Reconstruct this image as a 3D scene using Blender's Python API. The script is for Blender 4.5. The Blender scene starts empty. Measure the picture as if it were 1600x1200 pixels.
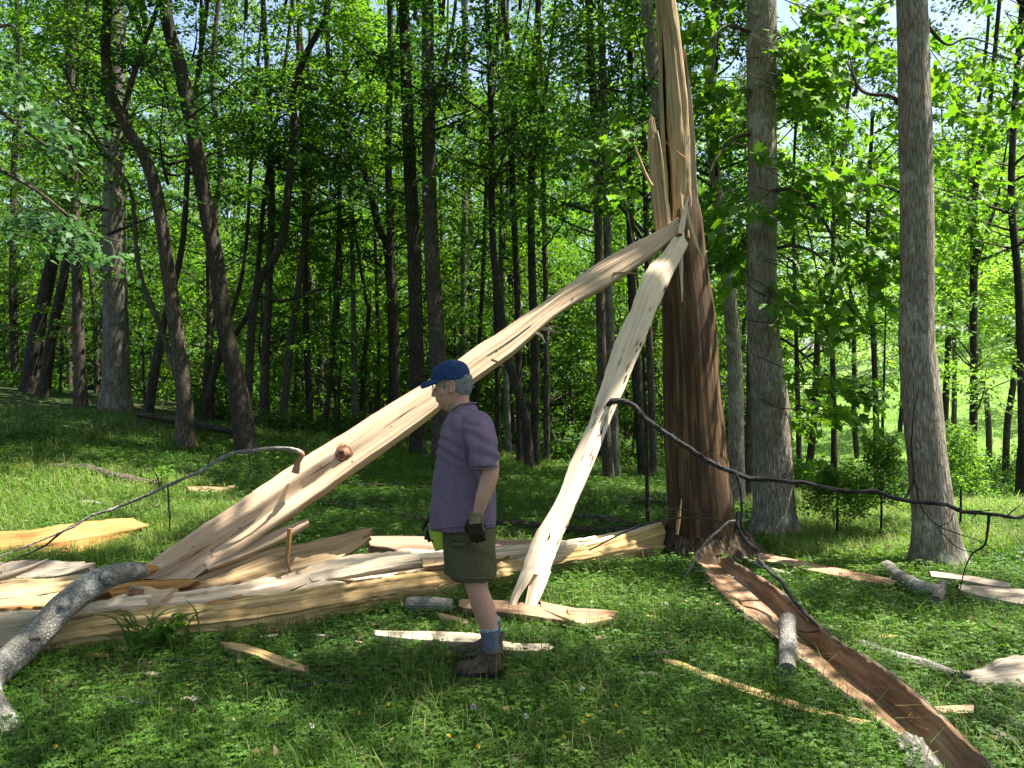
import bpy, math, random
import numpy as np
from mathutils import Vector
R_ = math.radians
rng = np.random.default_rng(11)
random.seed(11)
sc = bpy.context.scene
COL = sc.collection

# ------------------------------------------------------------------ camera, sky, sun, exposure
F, CH = 1246.0, 1.62
cam = bpy.data.cameras.new('camera'); cam.sensor_width = 36.0; cam.lens = F / 1600 * 36
cam.clip_end = 2000; cam.clip_start = 0.05
co = bpy.data.objects.new('camera', cam); COL.objects.link(co)
co.location = (0, 0, CH); co.rotation_euler = (R_(90), 0, 0); sc.camera = co

SUN = np.array([0.40, 0.06, 0.91]); SUN /= np.linalg.norm(SUN)
w = bpy.data.worlds.new('World'); sc.world = w; w.use_nodes = True
nt = w.node_tree; nt.nodes.clear()
sky = nt.nodes.new('ShaderNodeTexSky'); sky.sky_type = 'NISHITA'; sky.sun_disc = False
sky.sun_elevation = math.asin(SUN[2]); sky.sun_rotation = math.atan2(SUN[0], SUN[1])
sky.air_density = 1.0; sky.dust_density = 3.0; sky.ozone_density = 1.0
bg = nt.nodes.new('ShaderNodeBackground'); bg.inputs['Strength'].default_value = 0.08
wo = nt.nodes.new('ShaderNodeOutputWorld')
nt.links.new(sky.outputs[0], bg.inputs['Color']); nt.links.new(bg.outputs[0], wo.inputs['Surface'])
sl = bpy.data.lights.new('sun', 'SUN'); sl.energy = 5.0; sl.angle = R_(0.55); sl.color = (1.0, 0.95, 0.86)
so = bpy.data.objects.new('sun', sl); COL.objects.link(so)
so.rotation_euler = Vector(SUN).to_track_quat('Z', 'Y').to_euler()
vs = sc.view_settings; vs.view_transform = 'Standard'; vs.look = 'None'; vs.exposure = 2.03; vs.gamma = 1.0
cy = sc.cycles
cy.max_bounces = 7; cy.diffuse_bounces = 4; cy.glossy_bounces = 2; cy.transmission_bounces = 5
cy.transparent_max_bounces = 4; cy.caustics_reflective = False; cy.caustics_refractive = False
cy.sample_clamp_indirect = 6.0
cy.use_denoising = True
try: cy.denoiser = 'OPENIMAGEDENOISE'
except Exception: pass

# ------------------------------------------------------------------ coordinates
def at(px, py, d): return np.array([(px - 800) / F * d, d, CH - (py - 600) / F * d])
def sstep(a, b, t):
    t = np.clip((t - a) / (b - a), 0, 1); return t * t * (3 - 2 * t)
def _hash(xi, yi, zi):
    h = (xi * 374761393 + yi * 668265263 + zi * 1274126177) & 0xFFFFFFFF
    h = ((h ^ (h >> 13)) * 1103515245) & 0xFFFFFFFF
    h = ((h ^ (h >> 16)) * 2246822519) & 0xFFFFFFFF
    return ((h ^ (h >> 15)) & 0xFFFF) / 65535.0
def vn(x, y, z=0.0):
    x, y, z = np.broadcast_arrays(np.asarray(x, float), np.asarray(y, float), np.asarray(z, float))
    xi, yi, zi = np.floor(x).astype(np.int64), np.floor(y).astype(np.int64), np.floor(z).astype(np.int64)
    fx, fy, fz = x - xi, y - yi, z - zi
    fx, fy, fz = [f * f * (3 - 2 * f) for f in (fx, fy, fz)]
    r = 0
    for a in (0, 1):
        for b in (0, 1):
            for c in (0, 1):
                wgt = (fx if a else 1 - fx) * (fy if b else 1 - fy) * (fz if c else 1 - fz)
                r = r + wgt * _hash(xi + a, yi + b, zi + c)
    return r * 2 - 1
def gh(x, y):
    x = np.asarray(x, float); y = np.asarray(y, float)
    A = sstep(6.5, 15.5, y)
    B = 0.125 * np.log1p(np.exp((0.9 - x) * 1.3)) / 1.3
    B = np.minimum(B, 2.2)
    back = 1 - 0.75 * sstep(17, 40, y)
    rt = -1.75 * sstep(9.0, 21, y) * sstep(1.5, 8.5, x)
    hill = 0.25 * np.maximum(x - 10.5, 0) * sstep(20, 54, y)
    hill = np.minimum(hill, 9)
    bump = 0.035 * vn(x * 0.9, y * 0.9, 3.1) * sstep(2, 6, np.abs(y)) + 0.012 * vn(x * 3, y * 3, 9.2)
    return A * B * back + rt + hill + bump
def gph(px, py, h=0.0):
    dx, dz = (px - 800) / F, -(py - 600) / F
    lo = 2.0; prev = None
    for d in np.concatenate([np.arange(2, 30, 0.04), np.arange(30, 200, 0.5)]):
        g = CH + dz * d - (gh(dx * d, d) + h)
        if g <= 0:
            if prev is not None:
                d = prev[0] + (d - prev[0]) * prev[1] / (prev[1] - g)
            break
        prev = (d, g)
    return np.array([dx * d, d, CH + dz * d])
def gp(px, py): return gph(px, py, 0.0)

# ------------------------------------------------------------------ mesh helpers
def wl(o):
    v = Vector((0, 0, 0))
    while o is not None:
        v = v + o.location; o = o.parent
    return v
def build(name, parts, mats, parent=None, smooth=True):
    """parts: (V, F, UV, matindex) with V in world coordinates; ONE mesh object"""
    Vs, loops, starts, tots, uvs, mi = [], [], [], [], [], []
    off = 0; ls = 0
    for V, Fc, UV, m in parts:
        V = np.asarray(V, float); Fc = np.asarray(Fc, np.int64)
        if len(Fc) == 0: continue
        k = Fc.shape[1]
        Vs.append(V); loops.append((Fc + off).ravel())
        starts.append(ls + np.arange(len(Fc)) * k); tots.append(np.full(len(Fc), k))
        ls += Fc.size
        UV = np.zeros((len(V), 2)) if UV is None else np.asarray(UV, float)
        uvs.append(UV[Fc.ravel()])
        mi.append(np.full(len(Fc), m) if np.isscalar(m) else np.asarray(m))
        off += len(V)
    V = np.concatenate(Vs)
    if parent is not None: V = V - np.array(wl(parent))
    me = bpy.data.meshes.new(name)
    loops = np.concatenate(loops); starts = np.concatenate(starts); tots = np.concatenate(tots)
    me.vertices.add(len(V)); me.vertices.foreach_set('co', V.astype(np.float32).ravel())
    me.loops.add(len(loops)); me.loops.foreach_set('vertex_index', loops.astype(np.int32))
    me.polygons.add(len(starts)); me.polygons.foreach_set('loop_start', starts.astype(np.int32))
    me.polygons.foreach_set('loop_total', tots.astype(np.int32))
    for m in (mats if isinstance(mats, (list, tuple)) else [mats]): me.materials.append(m)
    me.polygons.foreach_set('material_index', np.concatenate(mi).astype(np.int32))
    me.polygons.foreach_set('use_smooth', np.full(len(starts), smooth))
    me.update(calc_edges=True)
    ul = me.uv_layers.new(name='UVMap')
    ul.data.foreach_set('uv', np.concatenate(uvs).astype(np.float32).ravel())
    me.validate()
    o = bpy.data.objects.new(name, me); COL.objects.link(o)
    if parent is not None: o.parent = parent
    return o
def tag(o, label=None, cat=None, group=None, kind=None):
    if label: o['label'] = label
    if cat: o['category'] = cat
    if group: o['group'] = group
    if kind: o['kind'] = kind
    return o
def empty(name, loc, label, cat, group=None):
    o = bpy.data.objects.new(name, None); COL.objects.link(o); o.location = Vector([float(v) for v in loc])
    o.empty_display_size = 0.2
    return tag(o, label, cat, group)
def catmull(P, n):
    P = np.asarray(P, float)
    if len(P) == 2:
        t = np.linspace(0, 1, n)[:, None]; return P[0] * (1 - t) + P[1] * t
    Q = np.concatenate([[2 * P[0] - P[1]], P, [2 * P[-1] - P[-2]]])
    t = np.linspace(0, len(P) - 1 - 1e-9, n); i = t.astype(int); f = (t - i)[:, None] if P.ndim > 1 else t - i
    a, b, c, d = Q[i], Q[i + 1], Q[i + 2], Q[i + 3]
    return 0.5 * (2 * b + (c - a) * f + (2 * a - 5 * b + 4 * c - d) * f ** 2 + (3 * b - a - 3 * c + d) * f ** 3)
def norm(v): return v / (np.linalg.norm(v, axis=-1, keepdims=True) + 1e-9)
def tube(P, r, nseg=10, n=None, lump=0.0, lfreq=6.0, seed=0.0, m=0, caps=True, flat=None, kink=0.0):
    """tapered round limb through points P; returns parts"""
    P = np.asarray(P, float); r = np.asarray(r, float)
    n = n or max(len(P), 2)
    C = catmull(P, n)
    rr = np.interp(np.linspace(0, 1, n), np.linspace(0, 1, len(r)), r)
    if kink:   # small crooks at the nodes of a dead branch
        l_ = np.concatenate([[0], np.cumsum(np.linalg.norm(np.diff(C, axis=0), axis=1))]); kn = np.arange(0, l_[-1] + 0.3, 0.13); kr = np.random.default_rng(int(abs(seed) * 97) + 5).normal(0, kink, (len(kn), 3)); kr[0] = 0
        C = C + np.stack([np.interp(l_, kn, kr[:, a_]) for a_ in range(3)], -1)
    T = norm(np.gradient(C, axis=0))
    up = np.array([0.0, 1.0, 0.0]) if abs(T[0][1]) < 0.9 else np.array([1.0, 0, 0])
    A = np.zeros_like(C); a = norm(np.cross(up, T[0])); A[0] = a
    for i in range(1, n):
        a = norm(a - T[i] * np.dot(a, T[i])); A[i] = a
    B = np.cross(T, A)
    L = np.concatenate([[0], np.cumsum(np.linalg.norm(np.diff(C, axis=0), axis=1))])
    th = np.linspace(0, 2 * math.pi, nseg + 1)
    cs, sn = np.cos(th), np.sin(th)
    rad = rr[:, None] * np.ones(nseg + 1)[None]
    if lump:
        rad = rad * (1 + lump * vn(cs[None] * 1.6 + seed, sn[None] * 1.6 + seed * 0.7, L[:, None] * lfreq + seed)
                     + 0.5 * lump * vn(cs[None] * 4 + seed, sn[None] * 4, L[:, None] * lfreq * 2.3))
    fl = 1.0 if flat is None else flat
    V = C[:, None] + A[:, None] * (rad * cs)[..., None] + B[:, None] * (rad * sn * fl)[..., None]
    U = np.stack([np.broadcast_to(th / (2 * math.pi) * 2 * math.pi * rr.mean(), rad.shape), np.broadcast_to(L[:, None], rad.shape)], -1)
    i = np.arange(n - 1)[:, None] * (nseg + 1); j = np.arange(nseg)[None]
    q = np.stack([i + j, i + j + 1, i + j + nseg + 2, i + j + nseg + 1], -1).reshape(-1, 4)
    out = [(V.reshape(-1, 3), q, U.reshape(-1, 2), m)]
    if caps:
        for k, fl2 in ((0, 1), (n - 1, 0)):
            ring = V[k, :nseg]
            cV = np.concatenate([ring, [C[k]]])
            jj = np.arange(nseg); nx = (jj + 1) % nseg
            f = np.stack([nx, jj, np.full(nseg, nseg)], -1) if fl2 else np.stack([jj, nx, np.full(nseg, nseg)], -1)
            uv = np.stack([np.concatenate([cs[:-1], [0]]) * rr[k], np.concatenate([sn[:-1], [0]]) * rr[k]], -1)
            out.append((cV, f, uv, m))
    return out
def loft(edges, subs, nS=60, grain=0.0, gfreq=40.0, sfreq=1.5, jag=0.0, jfreq=5.0, sp=(0.0, 0.0), segm=None, seed=0.0, lump=0.0, caps=True, step=0.0):
    """solid through edge curves that run along its length; sp = how far the two ends splinter (share of length)"""
    E = [catmull(e, 240) for e in edges]; m = len(E)
    strands, ks, mats = [], [], []
    for i in range(m):
        for f in range(subs[i]):
            strands.append((i, (i + 1) % m, f / subs[i])); mats.append(0 if segm is None else segm[i])
    K = len(strands)
    mid = [e.mean(0) for e in E]
    L = np.mean([np.linalg.norm(np.diff(e, axis=0), axis=1).sum() for e in E])
    ku = np.zeros(K + 1)
    S = np.linspace(0, 1, nS); V = np.zeros((nS, K, 3))
    cen = np.mean(E, 0)
    rk = np.array([E[i].mean(0) * (1 - f) + E[j].mean(0) * f for i, j, f in strands])
    ax = norm(cen[-1] - cen[0])
    rkp = rk - (rk @ ax)[:, None] * ax
    for k in range(K):
        q = rkp[k] * 14
        h0 = (vn(q[0] + seed, q[1] + q[2], 1.0) * 0.5 + 0.5); h1 = (vn(q[0] + seed, q[1] + q[2], 7.0) * 0.5 + 0.5)
        s = sp[0] * h0 + (1 - sp[1] * h1 - sp[0] * h0) * S
        i, j, f = strands[k]
        idx = s * 239
        def ev(e):
            a = np.clip(idx.astype(int), 0, 238); t = (idx - a)[:, None]; return e[a] * (1 - t) + e[a + 1] * t
        V[:, k] = ev(E[i]) * (1 - f) + ev(E[j]) * f
        if jag:
            c = ev(cen)
            wj = jag * (0.6 * vn(s * L * jfreq, i * 3.3 + f * 2.0 + seed, 2.0) + 0.4 * vn(s * L * jfreq * 3.1, i * 5.1 + f * 3 + seed, 4.0))
            V[:, k] += (V[:, k] - c) * wj[:, None]
    ring = np.linalg.norm(np.diff(np.concatenate([V[nS // 2], V[nS // 2][:1]]), axis=0), axis=1)
    u = np.concatenate([[0], np.cumsum(ring)])
    du = np.roll(V, -1, 1) - np.roll(V, 1, 1); dv = np.gradient(V, axis=0)
    N = norm(np.cross(du, dv))
    c0 = V.mean(1, keepdims=True)
    if (np.sum(N * (V - c0), -1)).mean() < 0: N = -N
    ss = S[:, None] * L
    disp = 0
    if grain: disp = disp + grain * (vn(u[None, :-1] * gfreq + seed, ss * sfreq, 0.5) + 0.5 * vn(u[None, :-1] * gfreq * 2.7, ss * sfreq * 2, seed))
    if lump: disp = disp + lump * vn(u[None, :-1] * 7 + seed, ss * 3.0, 1.7)
    if step:   # ledges where the fibres tore away
        a_ = vn(u[None, :-1] * 9 + seed, ss * 1.1, 3.3) + 0.35 * vn(u[None, :-1] * 26, ss * 2.6, seed)
        disp = disp + step * (np.floor(a_ * 2.6) + sstep(0.75, 1.0, a_ * 2.6 - np.floor(a_ * 2.6))) / 2.6
    if grain or lump or step: V = V + N * disp[..., None]
    Vw = np.concatenate([V, V[:, :1]], 1)
    U = np.stack([np.broadcast_to(u[None] + seed, (nS, K + 1)), np.broadcast_to(ss, (nS, K + 1))], -1)
    a = np.arange(nS - 1)[:, None] * (K + 1); b = np.arange(K)[None]
    q = np.stack([a + b, a + b + 1, a + b + K + 2, a + b + K + 1], -1)
    mm = np.broadcast_to(np.array(mats)[None], (nS - 1, K)).reshape(-1)
    # orientation
    n0 = np.cross(Vw[nS // 2, 1] - Vw[nS // 2, 0], Vw[nS // 2 + 1, 0] - Vw[nS // 2, 0])
    if np.dot(n0, N[nS // 2, 0]) < 0: q = q[..., ::-1]
    out = [(Vw.reshape(-1, 3), q.reshape(-1, 4), U.reshape(-1, 2), mm)]
    if caps:
        for r in (0, nS - 1):
            half = K // 2; f = []
            for k in range(half):
                f.append([k, k + 1, K - k - 1, (K - k) % K])
            uvc = np.stack([u[:-1], np.full(K, 0.0)], -1)
            out.append((V[r], np.array(f), uvc, mats[0]))
    return out

# ------------------------------------------------------------------ materials
def mat(name):
    m = bpy.data.materials.new(name); m.use_nodes = True
    t = m.node_tree; b = t.nodes['Principled BSDF']; return m, t, b
def nd(t, kind, **kw):
    n = t.nodes.new('ShaderNode' + kind)
    for k, v in kw.items():
        if k in n.inputs: n.inputs[k].default_value = v
        else: setattr(n, k, v)
    return n
def ramp(t, src, stops, interp='LINEAR'):
    r = t.nodes.new('ShaderNodeValToRGB'); r.color_ramp.interpolation = interp
    el = r.color_ramp.elements
    while len(el) < len(stops): el.new(0.5)
    for e, (p, c) in zip(el, stops):
        e.position = p; e.color = (*c, 1) if len(c) == 3 else c
    t.links.new(src, r.inputs['Fac']); return r.outputs['Color']
def uvmap(t, sx, sy, off=(0, 0, 0)):
    u = t.nodes.new('ShaderNodeUVMap'); m = t.nodes.new('ShaderNodeMapping')
    m.inputs['Scale'].default_value = (sx, sy, 1); m.inputs['Location'].default_value = off
    t.links.new(u.outputs[0], m.inputs[0]); return m.outputs[0]
def noise(t, vec, scale=1.0, detail=5, rough=0.6, dist=0.0):
    n = t.nodes.new('ShaderNodeTexNoise'); n.inputs['Scale'].default_value = scale; n.inputs['Detail'].default_value = detail
    n.inputs['Roughness'].default_value = rough; n.inputs['Distortion'].default_value = dist
    if vec is not None: t.links.new(vec, n.inputs['Vector'])
    return n.outputs[0]
def mix(t, fac, a, b, mode='MIX'):
    m = t.nodes.new('ShaderNodeMix'); m.data_type = 'RGBA'; m.blend_type = mode
    for i, v in ((0, fac), (6, a), (7, b)):
        if hasattr(v, 'is_output') or hasattr(v, 'links'): t.links.new(v, m.inputs[i])
        elif i == 0: m.inputs[i].default_value = v
        else: m.inputs[i].default_value = (*v, 1)
    return m.outputs[2]
def bump(t, b, src, strength=0.4, dist=0.01):
    n = t.nodes.new('ShaderNodeBump'); n.inputs['Strength'].default_value = strength; n.inputs['Distance'].default_value = dist
    t.links.new(src, n.inputs['Height']); t.links.new(n.outputs[0], b.inputs['Normal'])
def pos(t, s=1.0):
    g = t.nodes.new('ShaderNodeNewGeometry'); m = t.nodes.new('ShaderNodeMapping'); m.inputs['Scale'].default_value = (s, s, s)
    t.links.new(g.outputs['Position'], m.inputs[0]); return m.outputs[0]
def wood(name, dark, midc, light, stain=(0.3, 0.17, 0.07), stamt=0.4, crack=0.6, rough=0.7, fine=55):
    m, t, b = mat(name)
    g = noise(t, uvmap(t, fine, 1.3), 1.0, 6, 0.6, 0.3)
    c = ramp(t, g, [(0.3, dark), (0.48, midc), (0.68, light)])
    s = noise(t, uvmap(t, 6, 0.9, (3, 1, 0)), 1.0, 5, 0.65, 0.4)
    sf = ramp(t, s, [(0.5, (0, 0, 0)), (0.66, (stamt,) * 3)])
    c = mix(t, sf, c, stain)
    ck = noise(t, uvmap(t, 95, 1.3, (9, 4, 0)), 1.0, 4, 0.55, 0.6)
    cf = ramp(t, ck, [(0.30, (crack,) * 3), (0.385, (0, 0, 0))])
    c = mix(t, cf, c, tuple(v * 0.25 for v in dark))
    sp = noise(t, uvmap(t, 14, 9, (1, 7, 0)), 1.0, 2, 0.5)
    spf = ramp(t, sp, [(0.73, (0, 0, 0)), (0.78, (0.55,) * 3)])
    c = mix(t, spf, c, tuple(v * 0.4 for v in dark))
    t.links.new(c, b.inputs['Base Color']); b.inputs['Roughness'].default_value = rough
    b.inputs['Specular IOR Level'].default_value = 0.25
    hm = mix(t, 0.5, g, ck); bump(t, b, hm, 0.8, 0.010); return m
def bark(name, c1, c2, c3, su=34, sv=9, lichen=None, rough=0.9, bs=0.8, lamt=0.6):
    m, t, b = mat(name)
    v = t.nodes.new('ShaderNodeTexVoronoi'); v.feature = 'DISTANCE_TO_EDGE'; v.inputs['Scale'].default_value = 1.0
    uv = uvmap(t, su, sv); nn = noise(t, uv, 1.3, 6, 0.7)
    a = t.nodes.new('ShaderNodeVectorMath'); a.operation = 'MULTIPLY_ADD'
    t.links.new(uv, a.inputs[0]); a.inputs[1].default_value = (1, 1, 1)
    cmb = t.nodes.new('ShaderNodeCombineXYZ'); n4 = noise(t, uvmap(t, su * 0.35, sv * 0.6), 1.0, 4, 0.6); ml = t.nodes.new('ShaderNodeMath'); ml.operation = 'MULTIPLY'; ml.inputs[1].default_value = 2.4; t.links.new(n4, ml.inputs[0]); t.links.new(nn, cmb.inputs[0]); t.links.new(ml.outputs[0], cmb.inputs[1])
    t.links.new(cmb.outputs[0], a.inputs[2]); t.links.new(a.outputs[0], v.inputs['Vector'])
    mu = t.nodes.new('ShaderNodeMath'); mu.operation = 'MULTIPLY_ADD'; t.links.new(v.outputs['Distance'], mu.inputs[0])
    mu.inputs[1].default_value = 0.9; 
    mu2 = t.nodes.new('ShaderNodeMath'); mu2.operation = 'MULTIPLY'; t.links.new(nn, mu2.inputs[0]); mu2.inputs[1].default_value = 0.75
    t.links.new(mu2.outputs[0], mu.inputs[2])
    c = ramp(t, mu.outputs[0], [(0.28, c1), (0.48, c2), (0.75, c3)])
    big = noise(t, pos(t, 2.2), 1.0, 4, 0.6)
    bf = ramp(t, big, [(0.4, (0, 0, 0)), (0.65, (0.45,) * 3)])
    c = mix(t, bf, c, tuple(x * 0.45 for x in c2))
    if lichen:
        l = noise(t, pos(t, 4.2), 1.0, 8, 0.75); lf = ramp(t, l, [(0.54, (0, 0, 0)), (0.63, (lamt,) * 3)])
        c = mix(t, lf, c, lichen)
    t.links.new(c, b.inputs['Base Color']); b.inputs['Roughness'].default_value = rough
    b.inputs['Specular IOR Level'].default_value = 0.15
    bump(t, b, mu.outputs[0], bs, 0.02); return m
def leafm(name, stops, trans=0.45, tint=(1.85, 1.85, 0.45), rough=0.55, spec=0.28):
    m, t, b = mat(name)
    u = t.nodes.new('ShaderNodeUVMap'); s = t.nodes.new('ShaderNodeSeparateXYZ'); t.links.new(u.outputs[0], s.inputs[0])
    big = noise(t, pos(t, 0.45), 1.0, 3, 0.6)
    a = t.nodes.new('ShaderNodeMath'); a.operation = 'MULTIPLY_ADD'; t.links.new(s.outputs[0], a.inputs[0]); a.inputs[1].default_value = 0.55
    a2 = t.nodes.new('ShaderNodeMath'); a2.operation = 'MULTIPLY_ADD'; t.links.new(big, a2.inputs[0]); a2.inputs[1].default_value = 1.1; a2.inputs[2].default_value = -0.33
    t.links.new(a2.outputs[0], a.inputs[2])
    c = ramp(t, a.outputs[0], stops)
    t.links.new(c, b.inputs['Base Color']); b.inputs['Roughness'].default_value = rough; b.inputs['Specular IOR Level'].default_value = spec
    tr = t.nodes.new('ShaderNodeBsdfTranslucent'); ct = mix(t, 1.0, c, tint, 'MULTIPLY'); t.links.new(ct, tr.inputs['Color'])
    ms = t.nodes.new('ShaderNodeMixShader'); ms.inputs[0].default_value = trans
    o = t.nodes['Material Output']
    t.links.new(b.outputs[0], ms.inputs[1]); t.links.new(tr.outputs[0], ms.inputs[2]); t.links.new(ms.outputs[0], o.inputs['Surface'])
    return m
def plain(name, col, rough=0.8, var=0.25, scale=30, bs=0.0, spec=0.25, aniso=None):
    m, t, b = mat(name)
    n = noise(t, pos(t, scale), 1.0, 4, 0.6)
    c = ramp(t, n, [(0.3, tuple(v * (1 - var) for v in col)), (0.7, tuple(min(1, v * (1 + var)) for v in col))])
    t.links.new(c, b.inputs['Base Color']); b.inputs['Roughness'].default_value = rough; b.inputs['Specular IOR Level'].default_value = spec
    if bs: bump(t, b, n, bs, 0.004)
    return m

M = {}
M['pale'] = wood('pale_split_wood', (0.48, 0.36, 0.23), (0.62, 0.49, 0.34), (0.70, 0.58, 0.42), (0.36, 0.22, 0.10), 0.3, 0.7, fine=42)
M['tan'] = wood('tan_split_wood', (0.21, 0.13, 0.06), (0.34, 0.23, 0.115), (0.45, 0.33, 0.19), (0.18, 0.095, 0.04), 0.5, 0.85)
M['yellow'] = wood('yellow_split_wood', (0.24, 0.145, 0.05), (0.40, 0.265, 0.105), (0.51, 0.37, 0.175), (0.15, 0.095, 0.04), 0.65, 0.9)
M['orange'] = wood('orange_split_wood', (0.20, 0.085, 0.02), (0.36, 0.17, 0.047), (0.50, 0.28, 0.09), (0.20, 0.09, 0.03), 0.4, 0.5)
M['log'] = wood('smooth_peeled_wood', (0.37, 0.245, 0.145), (0.47, 0.335, 0.215), (0.56, 0.42, 0.28), (0.34, 0.175, 0.08), 0.45, 0.6, fine=40)
M['stripped'] = wood('stripped_brown_trunk', (0.022, 0.012, 0.006), (0.056, 0.030, 0.0125), (0.20, 0.112, 0.048), (0.026, 0.014, 0.009), 0.7, 0.7, 0.8, 28)
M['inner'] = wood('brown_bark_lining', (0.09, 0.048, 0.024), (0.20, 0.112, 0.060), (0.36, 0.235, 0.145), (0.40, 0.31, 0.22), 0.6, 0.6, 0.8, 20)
M['grey'] = wood('weathered_grey_wood', (0.14, 0.11, 0.08), (0.25, 0.205, 0.155), (0.37, 0.315, 0.25), (0.2, 0.13, 0.08), 0.4, 0.7)
M['redw'] = wood('reddish_split_wood', (0.16, 0.08, 0.045), (0.28, 0.165, 0.10), (0.42, 0.28, 0.18), (0.2, 0.09, 0.05), 0.5, 0.6)  # reddish brown wood tone
M['char_and_gap'] = plain('char_and_gap_shade', (0.02, 0.016, 0.013), 0.9, 0.5, 40, 0.5)  # charred wood, and near-black painted for shade in cleft and cracks
M['redknot'] = plain('reddish_knot_wood', (0.20, 0.10, 0.055), 0.8, 0.6, 40, 0.6)
M['bark_grey'] = bark('grey_furrowed_bark', (0.06, 0.048, 0.034), (0.24, 0.20, 0.148), (0.44, 0.385, 0.295), 50, 7, (0.46, 0.47, 0.39), lamt=0.5, bs=1.0)
M['bark_pale'] = bark('pale_smooth_bark', (0.06, 0.053, 0.041), (0.135, 0.12, 0.095), (0.21, 0.19, 0.155), 16, 5, (0.22, 0.23, 0.18), bs=0.4)
M['bark_dark'] = bark('dark_bark', (0.012, 0.010, 0.008), (0.045, 0.036, 0.027), (0.10, 0.082, 0.060), 40, 8, (0.09, 0.10, 0.07), lamt=0.3)
M['bark_mid'] = bark('brown_grey_bark', (0.02, 0.016, 0.012), (0.075, 0.06, 0.044), (0.15, 0.125, 0.095), 40, 8, (0.15, 0.16, 0.11), lamt=0.4)
M['bark_fall'] = bark('mottled_fallen_bark', (0.05, 0.046, 0.038), (0.21, 0.196, 0.168), (0.34, 0.32, 0.28), 60, 40, (0.48, 0.48, 0.44), bs=0.8, lamt=0.7)
M['bark_ridge'] = bark('ridged_bark_plates', (0.02, 0.018, 0.015), (0.15, 0.138, 0.118), (0.30, 0.285, 0.255), 26, 9, None, bs=1.0)
M['twig'] = bark('dark_dead_branch_bark', (0.010, 0.009, 0.008), (0.035, 0.032, 0.030), (0.085, 0.08, 0.075), 60, 14, (0.10, 0.11, 0.10), lamt=0.35)
M['root'] = bark('dark_root_bark_with_soil', (0.015, 0.010, 0.007), (0.07, 0.045, 0.028), (0.15, 0.105, 0.07), 20, 10, None)
GR = [(0.0, (0.010, 0.034, 0.008)), (0.35, (0.030, 0.085, 0.012)), (0.6, (0.07, 0.155, 0.019)), (0.85, (0.11, 0.20, 0.027)), (1.0, (0.15, 0.235, 0.037))]
M['leaf'] = leafm('woodland_leaves', GR, 0.45)
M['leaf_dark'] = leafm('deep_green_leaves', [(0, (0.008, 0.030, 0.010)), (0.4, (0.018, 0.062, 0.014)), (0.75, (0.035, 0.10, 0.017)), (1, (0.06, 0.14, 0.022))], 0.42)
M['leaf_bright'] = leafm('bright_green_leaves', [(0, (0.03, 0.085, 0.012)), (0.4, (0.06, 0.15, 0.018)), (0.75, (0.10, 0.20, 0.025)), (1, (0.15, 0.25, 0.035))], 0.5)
M['leaf_pale'] = leafm('pale_sun_toned_leaves', [(0, (0.07, 0.15, 0.035)), (0.4, (0.12, 0.23, 0.05)), (0.75, (0.17, 0.30, 0.07)), (1, (0.24, 0.36, 0.10))], 0.5)  # pale tone puts sunlight into the colour of meadow grass and trees
M['leaf_blue'] = leafm('blue_green_hanging_leaves', [(0, (0.03, 0.085, 0.030)), (0.4, (0.055, 0.13, 0.044)), (0.8, (0.09, 0.18, 0.06)), (1, (0.13, 0.22, 0.08))], 0.4, (1.3, 1.5, 0.8))
M['grass'] = leafm('grass_and_clover', [(0, (0.022, 0.062, 0.010)), (0.35, (0.052, 0.122, 0.016)), (0.65, (0.094, 0.180, 0.022)), (0.9, (0.15, 0.225, 0.036)), (1.0, (0.24, 0.24, 0.08))], 0.4, (1.4, 1.6, 0.5), 0.5, 0.3)
M['straw'] = leafm('straw_and_sun_toned_grass', [(0, (0.16, 0.18, 0.05)), (0.5, (0.25, 0.26, 0.09)), (1, (0.36, 0.34, 0.15))], 0.35, (1.2, 1.2, 0.7), 0.6, 0.2)  # straw colour, also used to brighten the sun patches
def ground_mat():
    m, t, b = mat('woodland_floor')
    n1 = noise(t, pos(t, 0.8), 1, 6, 0.65); n2 = noise(t, pos(t, 14), 1, 5, 0.7)
    c = ramp(t, n2, [(0.3, (0.012, 0.020, 0.007)), (0.5, (0.025, 0.05, 0.012)), (0.7, (0.05, 0.085, 0.02))])
    f = ramp(t, n1, [(0.5, (0, 0, 0)), (0.7, (0.75,) * 3)])
    c = mix(t, f, c, (0.06, 0.042, 0.024))
    # meadow beyond the trees
    g = t.nodes.new('ShaderNodeNewGeometry'); s = t.nodes.new('ShaderNodeSeparateXYZ'); t.links.new(g.outputs['Position'], s.inputs[0])
    a = t.nodes.new('ShaderNodeMapRange'); a.inputs[1].default_value = 6; a.inputs[2].default_value = 12; t.links.new(s.outputs[0], a.inputs[0])
    d = t.nodes.new('ShaderNodeMapRange'); d.inputs[1].default_value = 12; d.inputs[2].default_value = 20; t.links.new(s.outputs[1], d.inputs[0])
    mu = t.nodes.new('ShaderNodeMath'); mu.operation = 'MULTIPLY'; t.links.new(a.outputs[0], mu.inputs[0]); t.links.new(d.outputs[0], mu.inputs[1])
    n3 = noise(t, pos(t, 3.0), 1, 6, 0.7)
    mc = ramp(t, n3, [(0.3, (0.07, 0.14, 0.030)), (0.55, (0.14, 0.22, 0.055)), (0.75, (0.22, 0.28, 0.10))])
    c = mix(t, mu.outputs[0], c, mc)
    t.links.new(c, b.inputs['Base Color']); b.inputs['Roughness'].default_value = 0.95; b.inputs['Specular IOR Level'].default_value = 0.1
    bump(t, b, n2, 0.8, 0.03); return m
M['ground'] = ground_mat()

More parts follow.
